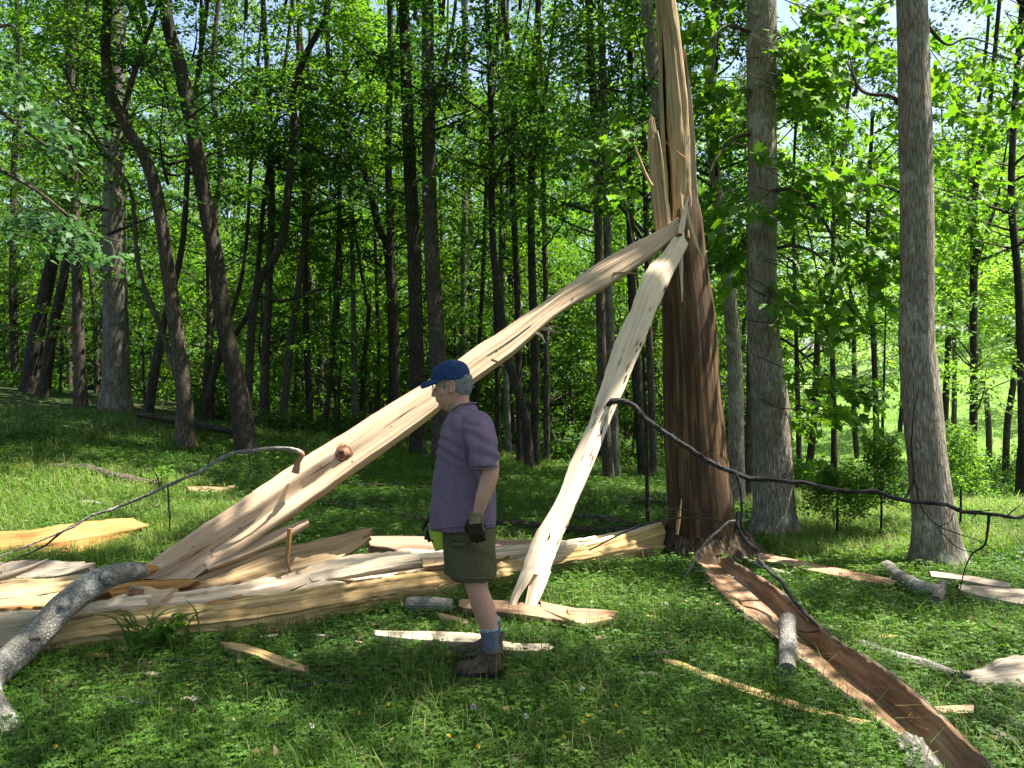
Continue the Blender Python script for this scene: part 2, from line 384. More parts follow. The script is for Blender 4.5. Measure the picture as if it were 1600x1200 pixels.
# ------------------------------------------------------------------ ground
def axis(a, b, fine, far):
    fn = np.arange(a, b + 1e-6, fine)
    s = np.geomspace(fine, far, 34).cumsum(); s = s[s < far * 2]
    return np.concatenate([(a - s)[::-1], fn, b + s])
gx = axis(-12, 14, 0.16, 150); gy = axis(-4, 26, 0.16, 150)
X, Y = np.meshgrid(gx, gy); Z = gh(X, Y)
n1, n0 = X.shape
i = np.arange(n1 - 1)[:, None] * n0; j = np.arange(n0 - 1)[None]
q = np.stack([i + j, i + j + 1, i + j + n0 + 1, i + j + n0], -1).reshape(-1, 4)
tag(build('ground', [(np.stack([X, Y, Z], -1).reshape(-1, 3), q, None, 0)], M['ground']), kind='structure')

# ------------------------------------------------------------------ leaves
def rdir(n): return norm(rng.normal(size=(n, 3)))
def leafquads(C, D, N, s, rnd, wd=0.34):
    D = norm(D); Sd = norm(np.cross(D, N)); N = np.cross(Sd, D); s = s[:, None]
    V = np.stack([C, C + D * s * 0.45 + Sd * s * wd + N * s * 0.08, C + D * s - N * s * 0.12, C + D * s * 0.45 - Sd * s * wd + N * s * 0.08], 1)
    n = len(C); U = np.zeros((n, 4, 2)); U[..., 0] = rnd[:, None]; U[..., 1] = np.array([0, 0.5, 1, 0.5])
    return (V.reshape(-1, 3), np.arange(n * 4).reshape(n, 4), U.reshape(-1, 2), 0)
LOBE = np.array([(0, 0), (-0.06, 0.24), (0.16, 0.24), (0.26, 0.50), (0.42, 0.28), (0.66, 0.36), (0.66, 0.17), (1.0, 0.0)])
LOBE = np.concatenate([LOBE, (LOBE[1:-1] * np.array([1, -1]))[::-1]])
def leaflobed(C, D, N, s, rnd):
    D = norm(D); Sd = norm(np.cross(D, N)); N = np.cross(Sd, D); k = len(LOBE)
    a = LOBE[None, :, 0, None] - 0.0; b = LOBE[None, :, 1, None]
    V = C[:, None] + s[:, None, None] * (D[:, None] * a + Sd[:, None] * b + N[:, None] * (np.abs(b) * 0.25 - a * a * 0.22))
    n = len(C); U = np.zeros((n, k, 2)); U[..., 0] = rnd[:, None]; U[..., 1] = LOBE[None, :, 0]
    return (V.reshape(-1, 3), np.arange(n * k).reshape(n, k), U.reshape(-1, 2), 0)
def spray(C, O, Rr, n, size, droop=0.25, lobed=False, tilt=0.45, th=0.10):
    """C (m,3) centres, O (m,3) outward directions -> leaves of flat drooping sprays"""
    m = len(C); C = np.repeat(C, n, 0); O = norm(np.repeat(O, n, 0)); Rr = np.repeat(np.broadcast_to(Rr, m), n)
    k = m * n; Sd = norm(np.cross(O, np.array([0, 0, 1.0])) + 1e-6)
    t = rng.uniform(-0.5, 1, k); la = rng.normal(0, 0.42, k) * (1.05 - 0.55 * np.maximum(t, 0))
    P = C + O * (t * Rr)[:, None] + Sd * (la * Rr)[:, None]
    P[:, 2] += Rr * (-droop * np.maximum(t, 0) ** 2 + rng.normal(0, th, k) - droop * 0.4 * la ** 2)
    D = O * 0.6 + Sd * np.sign(la)[:, None] * 0.7 + rng.normal(0, 0.35, (k, 3)); D[:, 2] -= 0.25
    N = rng.normal(0, tilt, (k, 3)); N[:, 2] += 1
    s = size * rng.uniform(0.6, 1.25, k); rnd = np.clip(np.repeat(rng.uniform(0, 1, m), n) * 0.5 + rng.uniform(0, 0.6, k), 0, 1)
    return leaflobed(P, D, norm(N), s, rnd) if lobed else leafquads(P, D, norm(N), s, rnd)
def crown_mesh(name, H, Rad, ns, per, size, leaf, seed, rs=0.62, droop=0.25, shape=0.6):
    """a crown reused by several trees: limbs + leaf sprays, axis at the origin, base at z=0"""
    u = rng.uniform(0, 1, ns); z = u * H
    prof = Rad * np.clip(np.sin(np.pi * (0.12 + 0.88 * u ** shape)), 0.12, 1) * (0.75 + 0.35 * rng.uniform(0, 1, ns))
    a = rng.uniform(0, 2 * np.pi, ns); r = prof * np.sqrt(rng.uniform(0.08, 1, ns))
    # clump: pull sprays towards a few branch directions
    a = a + 0.55 * np.sin(a * 3 + z * 0.9 + seed)
    C = np.stack([np.cos(a) * r, np.sin(a) * r, z], -1); O = np.stack([np.cos(a), np.sin(a), rng.uniform(-0.25, 0.2, ns)], -1)
    parts = [spray(C, O, rs * rng.uniform(0.7, 1.3, ns), per, size, droop)]
    for k in range(0, ns, 3):
        b = np.array([0, 0, max(z[k] - r[k] * 0.55, -0.6)]); mid = (b + C[k]) / 2 + np.array([0, 0, -0.05 * r[k]]) + rng.normal(0, 0.08, 3)
        parts += tube([b, mid, C[k], C[k] + O[k] * 0.3], [0.012 + 0.012 * r[k], 0.014, 0.008, 0.003], 5, 6, m=1, caps=False)
    o = build(name, parts, [leaf, M['bark_dark']]); me = o.data; bpy.data.objects.remove(o); return me
CR = {
    'wood': [crown_mesh('crown', 10, 2.9, 95, 84, 0.098, M['leaf'], s) for s in range(4)],
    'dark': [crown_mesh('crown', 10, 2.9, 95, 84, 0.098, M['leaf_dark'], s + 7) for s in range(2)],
    'bright': [crown_mesh('crown', 10, 3.0, 95, 84, 0.098, M['leaf_bright'], s + 12) for s in range(3)],
    'far': [crown_mesh('crown', 11, 3.4, 95, 80, 0.16, M['leaf'], s + 20, 0.8) for s in range(3)],
    'farbright': [crown_mesh('crown', 11, 3.6, 95, 80, 0.16, M['leaf_bright'], s + 30, 0.85) for s in range(3)],
    'young': [crown_mesh('crown', 4.0, 1.7, 42, 70, 0.10, M['leaf'], s + 40, 0.5) for s in range(3)],
    'youngbright': [crown_mesh('crown', 4.0, 1.7, 42, 70, 0.10, M['leaf_bright'], s + 50, 0.5) for s in range(2)],
    'pale': [crown_mesh('crown', 4.5, 2.1, 60, 80, 0.11, M['leaf_pale'], s + 60, 0.6, 0.45) for s in range(2)],
}
CR['meadow'] = [crown_mesh('crown', 11, 3.6, 95, 80, 0.16, M['leaf_pale'], s + 70, 0.85) for s in range(2)]
CR['thin'] = [crown_mesh('crown', 5, 2.3, 46, 80, 0.095, M['leaf'], s + 80, 0.55) for s in range(3)]
CR['thinbright'] = [crown_mesh('crown', 5, 2.3, 46, 80, 0.095, M['leaf_bright'], s + 90, 0.55) for s in range(2)]
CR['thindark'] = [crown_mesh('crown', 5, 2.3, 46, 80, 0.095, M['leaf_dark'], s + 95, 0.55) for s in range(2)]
def put_crown(root, kind, z0, sxy=1.0, sz=1.0, dx=0.0, dy=0.0):
    me = CR[kind][rng.integers(len(CR[kind]))]
    o = bpy.data.objects.new('crown', me); COL.objects.link(o); o.parent = root
    o.location = (dx, dy, z0); o.scale = (sxy, sxy, sz); o.rotation_euler = (0, 0, rng.uniform(0, 6.28)); return o

# ------------------------------------------------------------------ trees seen one by one
TREES = []
def tree(label, pts, wpx, d, bk='bark_dark', top=15.0, crown='wood', z0=6.0, sxy=1.0, sz=None, flare=1.35, nseg=12, limbs=(), name='tree', group=None, lump=0.06, extra=None):
    x0 = (pts[0][0] - 800) / F * d; g = float(gh(x0, d))
    root = empty(name, (x0, d, g), label, 'tree', group)
    P = [at(px, py, d) for px, py in pts]; P[0] = np.array([x0, d, g - 0.12])
    r = [w_ / F * d / 2 for w_ in np.interp(np.linspace(0, 1, len(pts)), np.linspace(0, 1, len(wpx)), wpx)]
    foot = P[0] + (P[1] - P[0]) * min(0.5, 0.45 / max(np.linalg.norm(P[1] - P[0]), 0.1))
    P = [P[0], foot] + P[1:]; r = [r[0] * flare, r[0] * 1.03] + r[1:]
    dirv = norm(P[-1] - P[-2]); dirv = norm(dirv * np.array([0.35, 0.35, 1]) + np.array([0, 0, 0.4]))
    while P[-1][2] < top:
        P.append(P[-1] + dirv * 2.2 + np.array([rng.normal(0, 0.07), rng.normal(0, 0.12), 0])); r.append(r[-1] * 0.84)
    tr = build('trunk', tube(P, r, nseg, min(70, 8 * len(P)), lump, 1.6, rng.uniform(0, 90)), M[bk], root)
    for lp, lw in limbs:
        Q = [at(px, py, d) for px, py in lp]
        qd = norm(Q[-1] - Q[-2])
        build('limb', tube(Q + [Q[-1] + qd * 1.2 + np.array([0, 0, 0.4])], [w_ / F * d / 2 for w_ in lw] + [0.01], 8, 24, lump, 1.6, rng.uniform(0, 90)), M[bk], root)
    if crown:
        tx, ty = np.interp(z0 + g, [p[2] for p in P], [p[0] for p in P]) - x0, 0
        if crown in ('wood', 'dark', 'bright'):
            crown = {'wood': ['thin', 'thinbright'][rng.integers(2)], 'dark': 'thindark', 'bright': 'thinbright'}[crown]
            z0 = rng.uniform(3.4, 5.6); sz = rng.uniform(0.65, 0.95); sxy = rng.uniform(0.7, 0.95)
        put_crown(root, crown, z0, sxy, sz or max(0.5, (top - z0 - g) / 9.5), tx, 0)
    TREES.append((root, x0, d, max(p[2] for p in P))); return root

tree('big pale straight trunk at the left wood edge', [(182, 650), (181, 560), (180, 450), (178, 250), (182, 60), (180, 0)], [42, 36, 30, 26], 16, 'bark_pale', 17, 'wood', 8)
tree('dark leaning trunk farthest left at the wood edge', [(44, 618), (58, 520), (75, 440), (92, 360), (110, 250)], [26, 20, 14], 17.5, 'bark_dark', 15, 'dark', 6)
tree('dark leaning trunk just left of the slim dappled trunk', [(66, 632), (82, 520), (100, 430), (118, 330)], [18, 15, 10], 17, 'bark_dark', 14, 'wood', 6)
tree('slim dappled trunk left of the big pale trunk', [(127, 645), (123, 540), (119, 400), (112, 200), (107, 0)], [19, 15, 12], 16.3, 'bark_mid', 15, 'wood', 7)
tree('crooked grey tree with a forked top and swept trunk', [(294, 692), (286, 600), (273, 500), (262, 420), (246, 310), (226, 245), (195, 195), (172, 140), (165, 70), (168, 0)], [25, 22, 19, 17, 14], 12.8, 'bark_mid', 13, 'wood', 7.0, 0.9,
     limbs=[([(192, 185), (205, 130), (225, 70), (248, 5)], [10, 9, 8, 7]), ([(280, 605), (262, 545), (244, 494), (225, 449), (214, 400), (205, 300), (180, 260), (150, 215)], [10, 10, 9, 8, 7, 6, 5, 4])])
tree('long dark trunk slanting left above the thin arched branch', [(388, 690), (372, 610), (350, 505), (340, 420), (321, 320), (300, 200), (280, 100), (258, 0)], [33, 27, 24, 22, 19], 12.6, 'bark_dark', 13, 'dark', 7.0, 0.9)
tree('thin sinuous dark tree bending right to the top', [(384, 600), (398, 465), (430, 400), (444, 360), (450, 300), (460, 200), (458, 145), (478, 85), (512, 10)], [13, 13, 11, 9], 14.5, 'bark_dark', 12, 'wood', 8.0, 0.8, 
     limbs=[([(400, 460), (440, 470), (490, 455), (528, 444)], [6, 5, 4, 2])])
tree('thin dark tree curving down and right from the top', [(612, 690), (613, 560), (606, 400), (590, 350), (570, 272), (540, 200), (518, 140), (510, 40)], [12, 11, 9, 7], 16.5, 'bark_dark', 13, 'wood', 8.0, 0.8)
tree('short dark stem leaning right behind the crooked grey tree', [(228, 648), (247, 550), (262, 480), (285, 380)], [15, 12, 9], 15, 'bark_dark', 12, 'dark', 6)
tree('slender dark stem leaning right beside the slanting trunk', [(313, 662), (332, 590), (346, 535), (380, 420)], [10, 9, 6], 15.5, 'bark_dark', 12, 'wood', 6, 0.9)
tree('bowed dark stem close behind the slanting trunk', [(327, 658), (330, 600), (350, 545), (395, 470)], [13, 12, 8], 15.8, 'bark_dark', 12, 'wood', 6, 0.9)
tree('grey trunk with sunlit top right of the slanting trunk', [(412, 664), (415, 560), (421, 430), (424, 300)], [15, 13, 11], 16.5, 'bark_mid', 15, 'wood', 7)
tree('mossy stem leaning right in the left middle wood', [(440, 672), (450, 570), (466, 450), (480, 330)], [13, 11, 9], 16, 'bark_mid', 14, 'dark', 7)
tree('straight dark pole behind the thin arched branch', [(485, 680), (480, 560), (477, 420), (474, 250)], [11, 10, 8], 16.5, 'bark_dark', 14, 'wood', 7)
tree('thin brown stem leaning right beside the dark pole', [(506, 682), (517, 585), (526, 450), (530, 330)], [9, 9, 7], 17, 'bark_mid', 14, 'wood', 7)
tree('pale thin trunk left of the leaning log', [(555, 690), (553, 560), (552, 450), (548, 300)], [10, 9, 8], 17, 'bark_pale', 14, 'bright', 7)
tree('wiry dark sapling with a hooked top left of the leaning log', [(563, 690), (569, 570), (577, 480), (571, 462)], [8, 7, 5], 17.3, 'bark_dark', 7.5, 'young', 5.5, 0.8)
tree('thick black trunk just left of the man', [(653, 702), (651, 560), (647, 400), (640, 250), (634, 100)], [25, 22, 18], 14.5, 'bark_dark', 15, 'dark', 7.5, 0.9)
tree('tall furrowed trunk behind the man rising to the top', [(690, 700), (684, 560), (676, 420), (671, 300), (669, 120), (668, 0)], [28, 25, 21, 19], 13.8, 'bark_mid', 15, 'dark', 8, 0.9,
     limbs=[([(672, 190), (690, 120), (705, 50), (712, 0)], [8, 7, 6, 5])])
tree('dark trunk behind the upper arm of the leaning log', [(620, 698), (617, 520), (611, 400), (607, 250)], [14, 13, 11], 16, 'bark_dark', 14, 'wood', 7)
tree('leaning dark trunk between the man and the white plank', [(830, 728), (818, 640), (793, 560), (784, 495), (770, 380)], [16, 14, 11], 14, 'bark_dark', 13, 'dark', 7, 0.9)
tree('straight dark trunk between the man and the white plank', [(836, 728), (836, 560), (832, 450), (830, 300), (837, 75), (841, 0)], [14, 13, 11, 9], 14.6, 'bark_dark', 14, 'wood', 7.5, 0.9,
     limbs=[([(832, 260), (850, 160), (862, 60), (868, 0)], [7, 6, 5, 4])])
tree('thin straight stem nearest left of the white plank', [(855, 726), (854, 600), (853, 480), (850, 330)], [10, 9, 8], 15.5, 'bark_mid', 14, 'wood', 7)
tree('pale slim stem right behind the man', [(795, 716), (791, 600), (786, 500), (783, 380)], [10, 9, 8], 16.5, 'bark_pale', 14, 'wood', 7)
tree('left stem of the tall twin trunks behind the white plank', [(952, 744), (942, 600), (936, 400), (930, 200), (920, 0)], [17, 15, 13, 12], 13, 'bark_mid', 14, 'wood', 7.5, 0.8)
tree('pale right stem of the tall twin trunks behind the white plank', [(962, 746), (956, 600), (950, 420), (945, 200), (938, 0)], [16, 14, 12, 10], 13.3, 'bark_pale', 14, 'wood', 7.5, 0.8)
tree('dark trunk seen between the white plank and the broken tree', [(1008, 748), (997, 620), (990, 500), (985, 380)], [18, 16, 12], 13.6, 'bark_dark', 14, 'dark', 7, 0.9)
tree('slim stem close left of the stripped broken trunk', [(1022, 744), (1017, 600), (1013, 480), (1010, 350)], [12, 11, 9], 14.5, 'bark_mid', 14, 'wood', 7, 0.9)
tree('grey trunk directly behind the broken tree', [(1056, 782), (1052, 640), (1046, 420), (1032, 200), (1020, 100), (1010, 0)], [26, 23, 21, 19], 10.4, 'bark_grey', 14, 'dark', 7, 0.85)
tree('sinuous dark stem above the leaning log', [(812, 722), (810, 560), (808, 450), (800, 260), (803, 150), (790, 40), (786, 0)], [10, 10, 9, 8], 15.2, 'bark_dark', 13, 'wood', 8, 0.8,
     limbs=[([(804, 130), (815, 80), (826, 20)], [5, 4, 3])])
tree('thin bent stem above the leaning log', [(778, 712), (776, 520), (768, 330), (752, 225), (770, 120), (780, 30)], [9, 8, 7], 16.8, 'bark_dark', 13, 'wood', 8, 0.8)
tree('pale far stem leaning under the bright gap of sky', [(722, 690), (724, 450), (728, 150), (725, 80), (727, 0)], [10, 10, 9], 19, 'bark_pale', 15, 'wood', 9, 0.8)
tree('grey trunk half hidden behind the broken tree on its right', [(1150, 768), (1150, 620), (1144, 510), (1132, 400), (1120, 300), (1110, 150)], [26, 23, 19, 16], 10.6, 'bark_grey', 14, 'dark', 6.6, 0.9)
tree('slim trunk between the broken tree and the big leafy tree', [(1170, 770), (1172, 640), (1174, 520), (1178, 400)], [15, 13, 11], 11.2, 'bark_mid', 13, 'wood', 6.6, 0.8)
T36 = tree('big grey leafy tree right of the broken tree', [(1212, 836), (1209, 750), (1206, 650), (1196, 560), (1190, 450), (1192, 300), (1190, 150), (1190, 0)], [62, 60, 57, 47, 45, 46, 44], 8.6, 'bark_grey', 13, None, 0, flare=1.55, nseg=36, lump=0.075)
T37 = tree('tall grey furrowed trunk nearest the right edge', [(1466, 888), (1456, 790), (1441, 650), (1433, 500), (1432, 300), (1428, 150), (1425, 0), (1423, -200)], [70, 60, 54, 48, 46, 45, 44], 7.1, 'bark_grey', 12, None, 0, flare=1.5, nseg=36, lump=0.07)
tree('small dark tree in the bright gap beside the big leafy tree', [(1303, 770), (1303, 680), (1302, 600), (1300, 500)], [10, 9, 7], 15.5, 'bark_dark', 6.5, 'bright', 2.4, 0.55)
tree('small dark twin tree left of the right trunk', [(1373, 830), (1371, 740), (1369, 660), (1366, 560)], [11, 10, 8], 14, 'bark_dark', 6, 'bright', 2.6, 0.5,
     limbs=[([(1377, 800), (1380, 720), (1379, 660), (1381, 600)], [6, 6, 5, 4])])
tree('thin dark sapling at the shaded left rim of the bright gap', [(1250, 765), (1248, 690), (1246, 600), (1243, 480)], [9, 8, 6], 14.5, 'bark_dark', 7, 'wood', 2.6, 0.55)
tree('dark forked tree with pale feathery leaves right of the right trunk', [(1519, 805), (1520, 700), (1522, 600), (1521, 450), (1524, 300), (1540, 200), (1548, 150)], [14, 12, 11, 9, 7], 15.5, 'bark_dark', 9, 'pale', 2.3, 0.9, 0.75,
     limbs=[([(1522, 430), (1535, 380), (1556, 320), (1566, 270)], [7, 6, 5, 3]), ([(1522, 410), (1560, 395), (1600, 372)], [5, 4, 2])])
tree('dark trunk cut by the right edge of the photo', [(1601, 810), (1598, 650), (1592, 450), (1580, 300), (1590, 100)], [14, 13, 11, 9], 14, 'bark_dark', 10, 'farbright', 5.0, 0.6)

# ------------------------------------------------------------------ slender trees filling the woods (copies share meshes)
POLE = []
for k in range(5):
    P = [np.array([0, 0, -0.3])]; lean = rng.normal(0, 0.05, 2); 
    for s in range(1, 9): P.append(np.array([lean[0] * s * 1.9 + rng.normal(0, 0.09), lean[1] * s * 1.9 + rng.normal(0, 0.09), s * 1.9]))
    o = build('trunk', tube(P, np.linspace(0.115, 0.035, 9), 8, 40, 0.08, 1.2, k * 7), M['bark_dark' if k % 3 else 'bark_mid']); POLE.append(o.data); bpy.data.objects.remove(o)
def pole_tree(name, label, x, y, kind, z0, sxy, sz, thick, group, low=None):
    r = empty(name, (x, y, float(gh(x, y))), label, 'tree', group)
    o = bpy.data.objects.new('trunk', POLE[rng.integers(len(POLE))]); COL.objects.link(o); o.parent = r
    o.scale = (thick, thick, 1.0); o.rotation_euler = (0, 0, rng.uniform(0, 6.28))
    put_crown(r, kind, z0, sxy, sz)
    return r
placed = []
def free(x, y, md):
    for a, b in placed:
        if (a - x) ** 2 + (b - y) ** 2 < md * md: return False
    placed.append((x, y)); return True
cnt = 0
while cnt < 60:
    d = 17.5 + 27 * rng.uniform() ** 1.2; px = rng.uniform(-260, 1190)
    x = (px - 800) / F * d
    if not free(x, d, 1.7): continue
    far = d > 27
    kind = ['far', 'far', 'farbright'][rng.integers(3)] if far else ['wood', 'dark', 'dark', 'wood', 'bright'][rng.integers(5)]
    pole_tree('slender_tree', 'slender dark stemmed tree standing back in the shaded woods', x, d, kind, rng.uniform(0.8, 3.6) + (1.0 if far else 0), rng.uniform(0.6, 0.85), rng.uniform(0.75, 1.05) * (1.55 if far else 0.70), rng.uniform(0.4, 0.95), 'slender trees deep in the woods')
    cnt += 1
cnt = 0
while cnt < 105:
    d = 16.5 + 20 * rng.uniform(); px = rng.uniform(-240, 1190); x = (px - 800) / F * d
    if not free(x, d, 1.0): continue
    if d < 19 and rng.uniform() < 0.4: continue
    r = empty('young_tree', (x, d, float(gh(x, d))), 'low leafy young tree under the taller trees of the woods', 'tree', 'young trees under the woods')
    o = bpy.data.objects.new('trunk', POLE[rng.integers(len(POLE))]); COL.objects.link(o); o.parent = r; o.scale = (0.3, 0.3, 0.3)
    put_crown(r, ['young', 'youngbright'][rng.uniform() < 0.3], rng.uniform(0.2, 2.4), rng.uniform(0.8, 1.3), rng.uniform(0.8, 1.3)); cnt += 1
# trees round the meadow on the right, leaves paled to look sunlit
for px, d, z0, s, sz in [(1590, 19.5, 4.2, 0.6, 0.5), (1460, 24, 5.0, 0.6, 0.55), (1640, 21, 4.0, 0.7, 0.6), (1545, 30, 4.6, 0.8, 0.7), (1490, 36, 4.4, 0.8, 0.8), (1610, 38, 3.6, 0.9, 0.8), (1255, 24, 2.5, 0.9, 0.9), (1340, 33, 4.0, 1.0, 1.0), (1405, 38, 4.5, 1.0, 1.0), (1570, 25, 5.2, 0.9, 1.0), (1660, 27, 4.0, 1.0, 1.0), (1290, 46, 2.8, 1.1, 1.1), (1370, 56, 2.4, 1.2, 1.2),
                        (1450, 60, 2.4, 1.2, 1.2), (1520, 64, 2.4, 1.2, 1.2), (1590, 58, 2.4, 1.2, 1.2), (1660, 60, 2.0, 1.2, 1.2), (1720, 50, 2.0, 1.2, 1.2), (1240, 56, 1.5, 1.2, 1.3), (1420, 72, 1.5, 1.4, 1.4), (1560, 76, 1.5, 1.4, 1.4), (1680, 78, 1.5, 1.4, 1.4), (1210, 34, 2.0, 1.0, 1.1)]:
    x = (px - 800) / F * d
    pole_tree('meadow_tree', 'sunlit light green tree round the meadow on the right', x, d, 'meadow', z0, s, sz, 1.0, 'sunlit trees round the meadow')
# the far wood as one mass
n = 78000
th = rng.uniform(-0.95, 0.95, n); dd = rng.uniform(46, 78, n); zz = rng.uniform(-1, 29, n) * (0.7 + 0.3 * vn(th * 14, dd * 0.1))
P = np.stack([np.tan(th) * dd * 0.9, dd, zz + 0 * dd], -1)
keep = vn(P[:, 0] * 0.35, P[:, 1] * 0.3, P[:, 2] * 0.4) > -0.55
n = 60000; th = rng.uniform(-0.95, 0.42, n); dd = rng.uniform(36, 60, n)
P2 = np.stack([np.tan(th) * dd * 0.9, dd, 7.5 * rng.uniform(0, 1, n) ** 1.3], -1)
P2 = P2[vn(P2[:, 0] * 0.5, P2[:, 1] * 0.3, P2[:, 2] * 0.6) > -0.45]
P = np.concatenate([P, P2]); keep = np.concatenate([keep, np.ones(len(P2), bool)])
keep &= ~((P[:, 0] > 13) & (P[:, 1] < 74))
P = P[keep]; P[:, 2] += gh(P[:, 0], P[:, 1]); N = rng.normal(0, 0.5, P.shape); N[:, 2] += 1
tag(build('distant_wood', [leafquads(P, rdir(len(P)), norm(N), rng.uniform(0.32, 0.68, len(P)), rng.uniform(0, 1, len(P)))], M['leaf']), 'far green wood closing the view behind the trees', 'woods', kind='stuff')
# ------------------------------------------------------------------ the broken tree and its timber
def ed(pts, d=None, h=None, dd=0.0):
    """pixel outline -> 3D edge: d = (near end, far end) by index, or h = height above the ground"""
    out = []; n = len(pts)
    for k, p in enumerate(pts):
        if h is not None:
            hh = h if np.isscalar(h) else np.interp(k / (n - 1), np.linspace(0, 1, len(h)), h)
            q = gph(p[0], p[1], hh)
        else:
            if len(p) == 3: dk = p[2]
            elif np.isscalar(d): dk = d
            else: dk = np.interp(k / (n - 1), np.linspace(0, 1, len(d)), d)
            q = at(p[0], p[1], dk)
        if dd: q = q + np.array([0, dd, 0])
        out.append(q)
    return np.array(out)
FOOT = []
def shift(E, dx=0, dy=0, dz=0): return np.asarray(E) + np.array([dx, dy, dz])
def ground_z(E, z=-0.03):
    E = np.array(E); E[:, 2] = gh(E[:, 0], E[:, 1]) + z; return E
def timber(name, label, cat, parts, mats, group=None, parent=None):
    o = build(name, parts, mats, parent)
    if label: tag(o, label, cat, group)
    return o
def splinter(parent, p, r, m='pale', name='splinter'):
    return build(name, tube(p, r, 5, 10, 0.2, 9, rng.uniform(0, 50), flat=0.5), M[m], parent, smooth=False)

# --- standing broken tree
BT = empty('broken_tree', gp(1098, 868), 'tall broken tree stripped of bark, brown below and split pale above', 'tree')
P = [at(1098, 885, 7.55), at(1096, 845, 7.55), at(1094, 800, 7.5), at(1087, 700, 7.5), at(1081, 600, 7.5), at(1076, 500, 7.48), at(1069, 420, 7.46), at(1066, 340, 7.45), at(1064, 300, 7.45)]
rr = [v / F * 7.5 for v in (66, 54, 49.5, 46.5, 43.5, 40, 35.5, 30, 22)]
parts = tube(P, rr, 40, 120, 0.035, 0.7, 3.0)
V = parts[0][0].reshape(120, 41, 3); cc = V[:, :40].mean(1, keepdims=True)
th = np.linspace(0, 2 * math.pi, 41)[None]
fl = 1 + 0.045 * vn(np.cos(th) * 7, np.sin(th) * 7, V[:, :1, 2] * 0.5) + 0.02 * vn(np.cos(th) * 22, np.sin(th) * 22, V[:, :1, 2] * 0.9)
V = cc + (V - cc) * fl[..., None]
parts[0] = (V.reshape(-1, 3),) + parts[0][1:]
build('trunk', parts, M['stripped'], BT)
# root flare of torn bark and soil
P = [at(1100, 905, 7.6), at(1100, 880, 7.58), at(1099, 858, 7.56), at(1097, 836, 7.54), at(1096, 818, 7.52)]
rf = tube(P, [v / F * 7.5 for v in (140, 112, 80, 64, 54)], 40, 40, 0.10, 5, 8.0)
V = rf[0][0].reshape(40, 41, 3); cc = V[:, :40].mean(1, keepdims=True); k = np.linspace(1, 0, 40)[:, None]
V = cc + (V - cc) * (1 + 0.20 * k * np.maximum(0, np.sin(th * 5 + 1.0)) + 0.10 * k * vn(np.cos(th) * 6, np.sin(th) * 6, V[..., 2] * 6))[..., None]
top = V[-6:]; V[-8:] += np.array([0, 0, 1])[None, None] * (0.05 * vn(th * 5, 0.3, 1.0))[..., None]
rf[0] = (V.reshape(-1, 3),) + rf[0][1:]
build('root_flare', rf[:2], M['root'], BT)
# split pale upper trunk: main slab, thin slat beside the dark cleft, right strip
def upright(L, Rr, d, th_, name, m, sub=(14, 4, 14, 4), **kw):
    A, B = ed(L, d), ed(Rr, d)
    b = kw.pop('bulge', 0.0); mid = (A + B) / 2 + np.array([0, -b, 0])
    E = [A, mid, B, shift(B, -0.02, th_), shift(A, 0.02, th_)]
    return build(name, loft(E, (sub[0] // 2, sub[0] // 2, sub[1], sub[2] // 2, sub[3]), 90, **kw), M[m] if isinstance(m, str) else m, BT)
upright([(1052, 372), (1050, 330), (1048, 280), (1045, 220), (1042, 150), (1036, 60), (1030, 0), (1024, -120), (1020, -300)],
        [(1082, 372), (1081, 330), (1080, 280), (1078, 220), (1073, 150), (1063, 60), (1055, 0), (1042, -120), (1024, -300)], (7.28, 7.42), 0.20, 'split_slab', 'tan', grain=0.012, gfreq=60, bulge=0.03, jag=0.05, sp=(0, 0.04), seed=2, step=0.014)
upright([(1034, 365), (1036, 300), (1034, 240), (1032, 150), (1029, 60), (1026, 0), (1022, -150)], [(1043, 365), (1045, 300), (1041, 240), (1037, 150), (1035, 60), (1032, 0), (1026, -150)], (7.33, 7.45), 0.14, 'split_slat', 'tan', (6, 4, 6, 4), grain=0.006, jag=0.1, sp=(0, 0.05), seed=5)
upright([(1040, 372), (1040, 300), (1037, 220), (1034, 140), (1031, 60)], [(1056, 372), (1053, 300), (1049, 220), (1044, 140), (1038, 60)], (7.40, 7.47), 0.1, 'shaded_cleft_fill', 'char_and_gap', (6, 3, 6, 3), grain=0.01, seed=6)  # near-black sheet painting the shade inside the cleft
upright([(1092, 520), (1080, 400), (1078, 330), (1078, 260), (1077, 190), (1074, 130), (1069, 70)], [(1110, 520), (1099, 400), (1092, 330), (1088, 260), (1084, 190), (1078, 130), (1070, 68)], (7.36, 7.42), 0.16, 'side_strip', 'grey', (6, 4, 6, 4), grain=0.006, jag=0.06, sp=(0.2, 0.03), seed=7)
upright([(1026, 372), (1020, 330), (1016, 280), (1012, 225), (1014, 190), (1017, 172)], [(1042, 372), (1039, 330), (1034, 280), (1030, 235), (1025, 200), (1019, 172)], (7.2, 7.3), 0.08, 'broken_shard', 'tan', (10, 4, 10, 4), grain=0.012, jag=0.12, sp=(0, 0.10), seed=9)
upright([(1045, 372), (1041, 330), (1036, 280), (1030, 230), (1025, 200)], [(1052, 372), (1047, 330), (1040, 280), (1034, 235), (1027, 200)], (7.18, 7.26), 0.04, 'broken_shard', 'pale', (6, 3, 6, 3), grain=0.006, jag=0.15, sp=(0, 0.08), seed=10)
splinter(BT, ed([(1018, 290), (1010, 275), (1000, 250), (990, 222)], 7.2), [0.02, 0.016, 0.012, 0.004], 'tan')
splinter(BT, ed([(1070, 247), (1055, 235), (1036, 218)], (7.2, 7.05)), [0.010, 0.008, 0.003], 'orange')
splinter(BT, ed([(1068, 226), (1074, 222), (1077, 212)], 7.1), [0.015, 0.012, 0.004], 'pale')
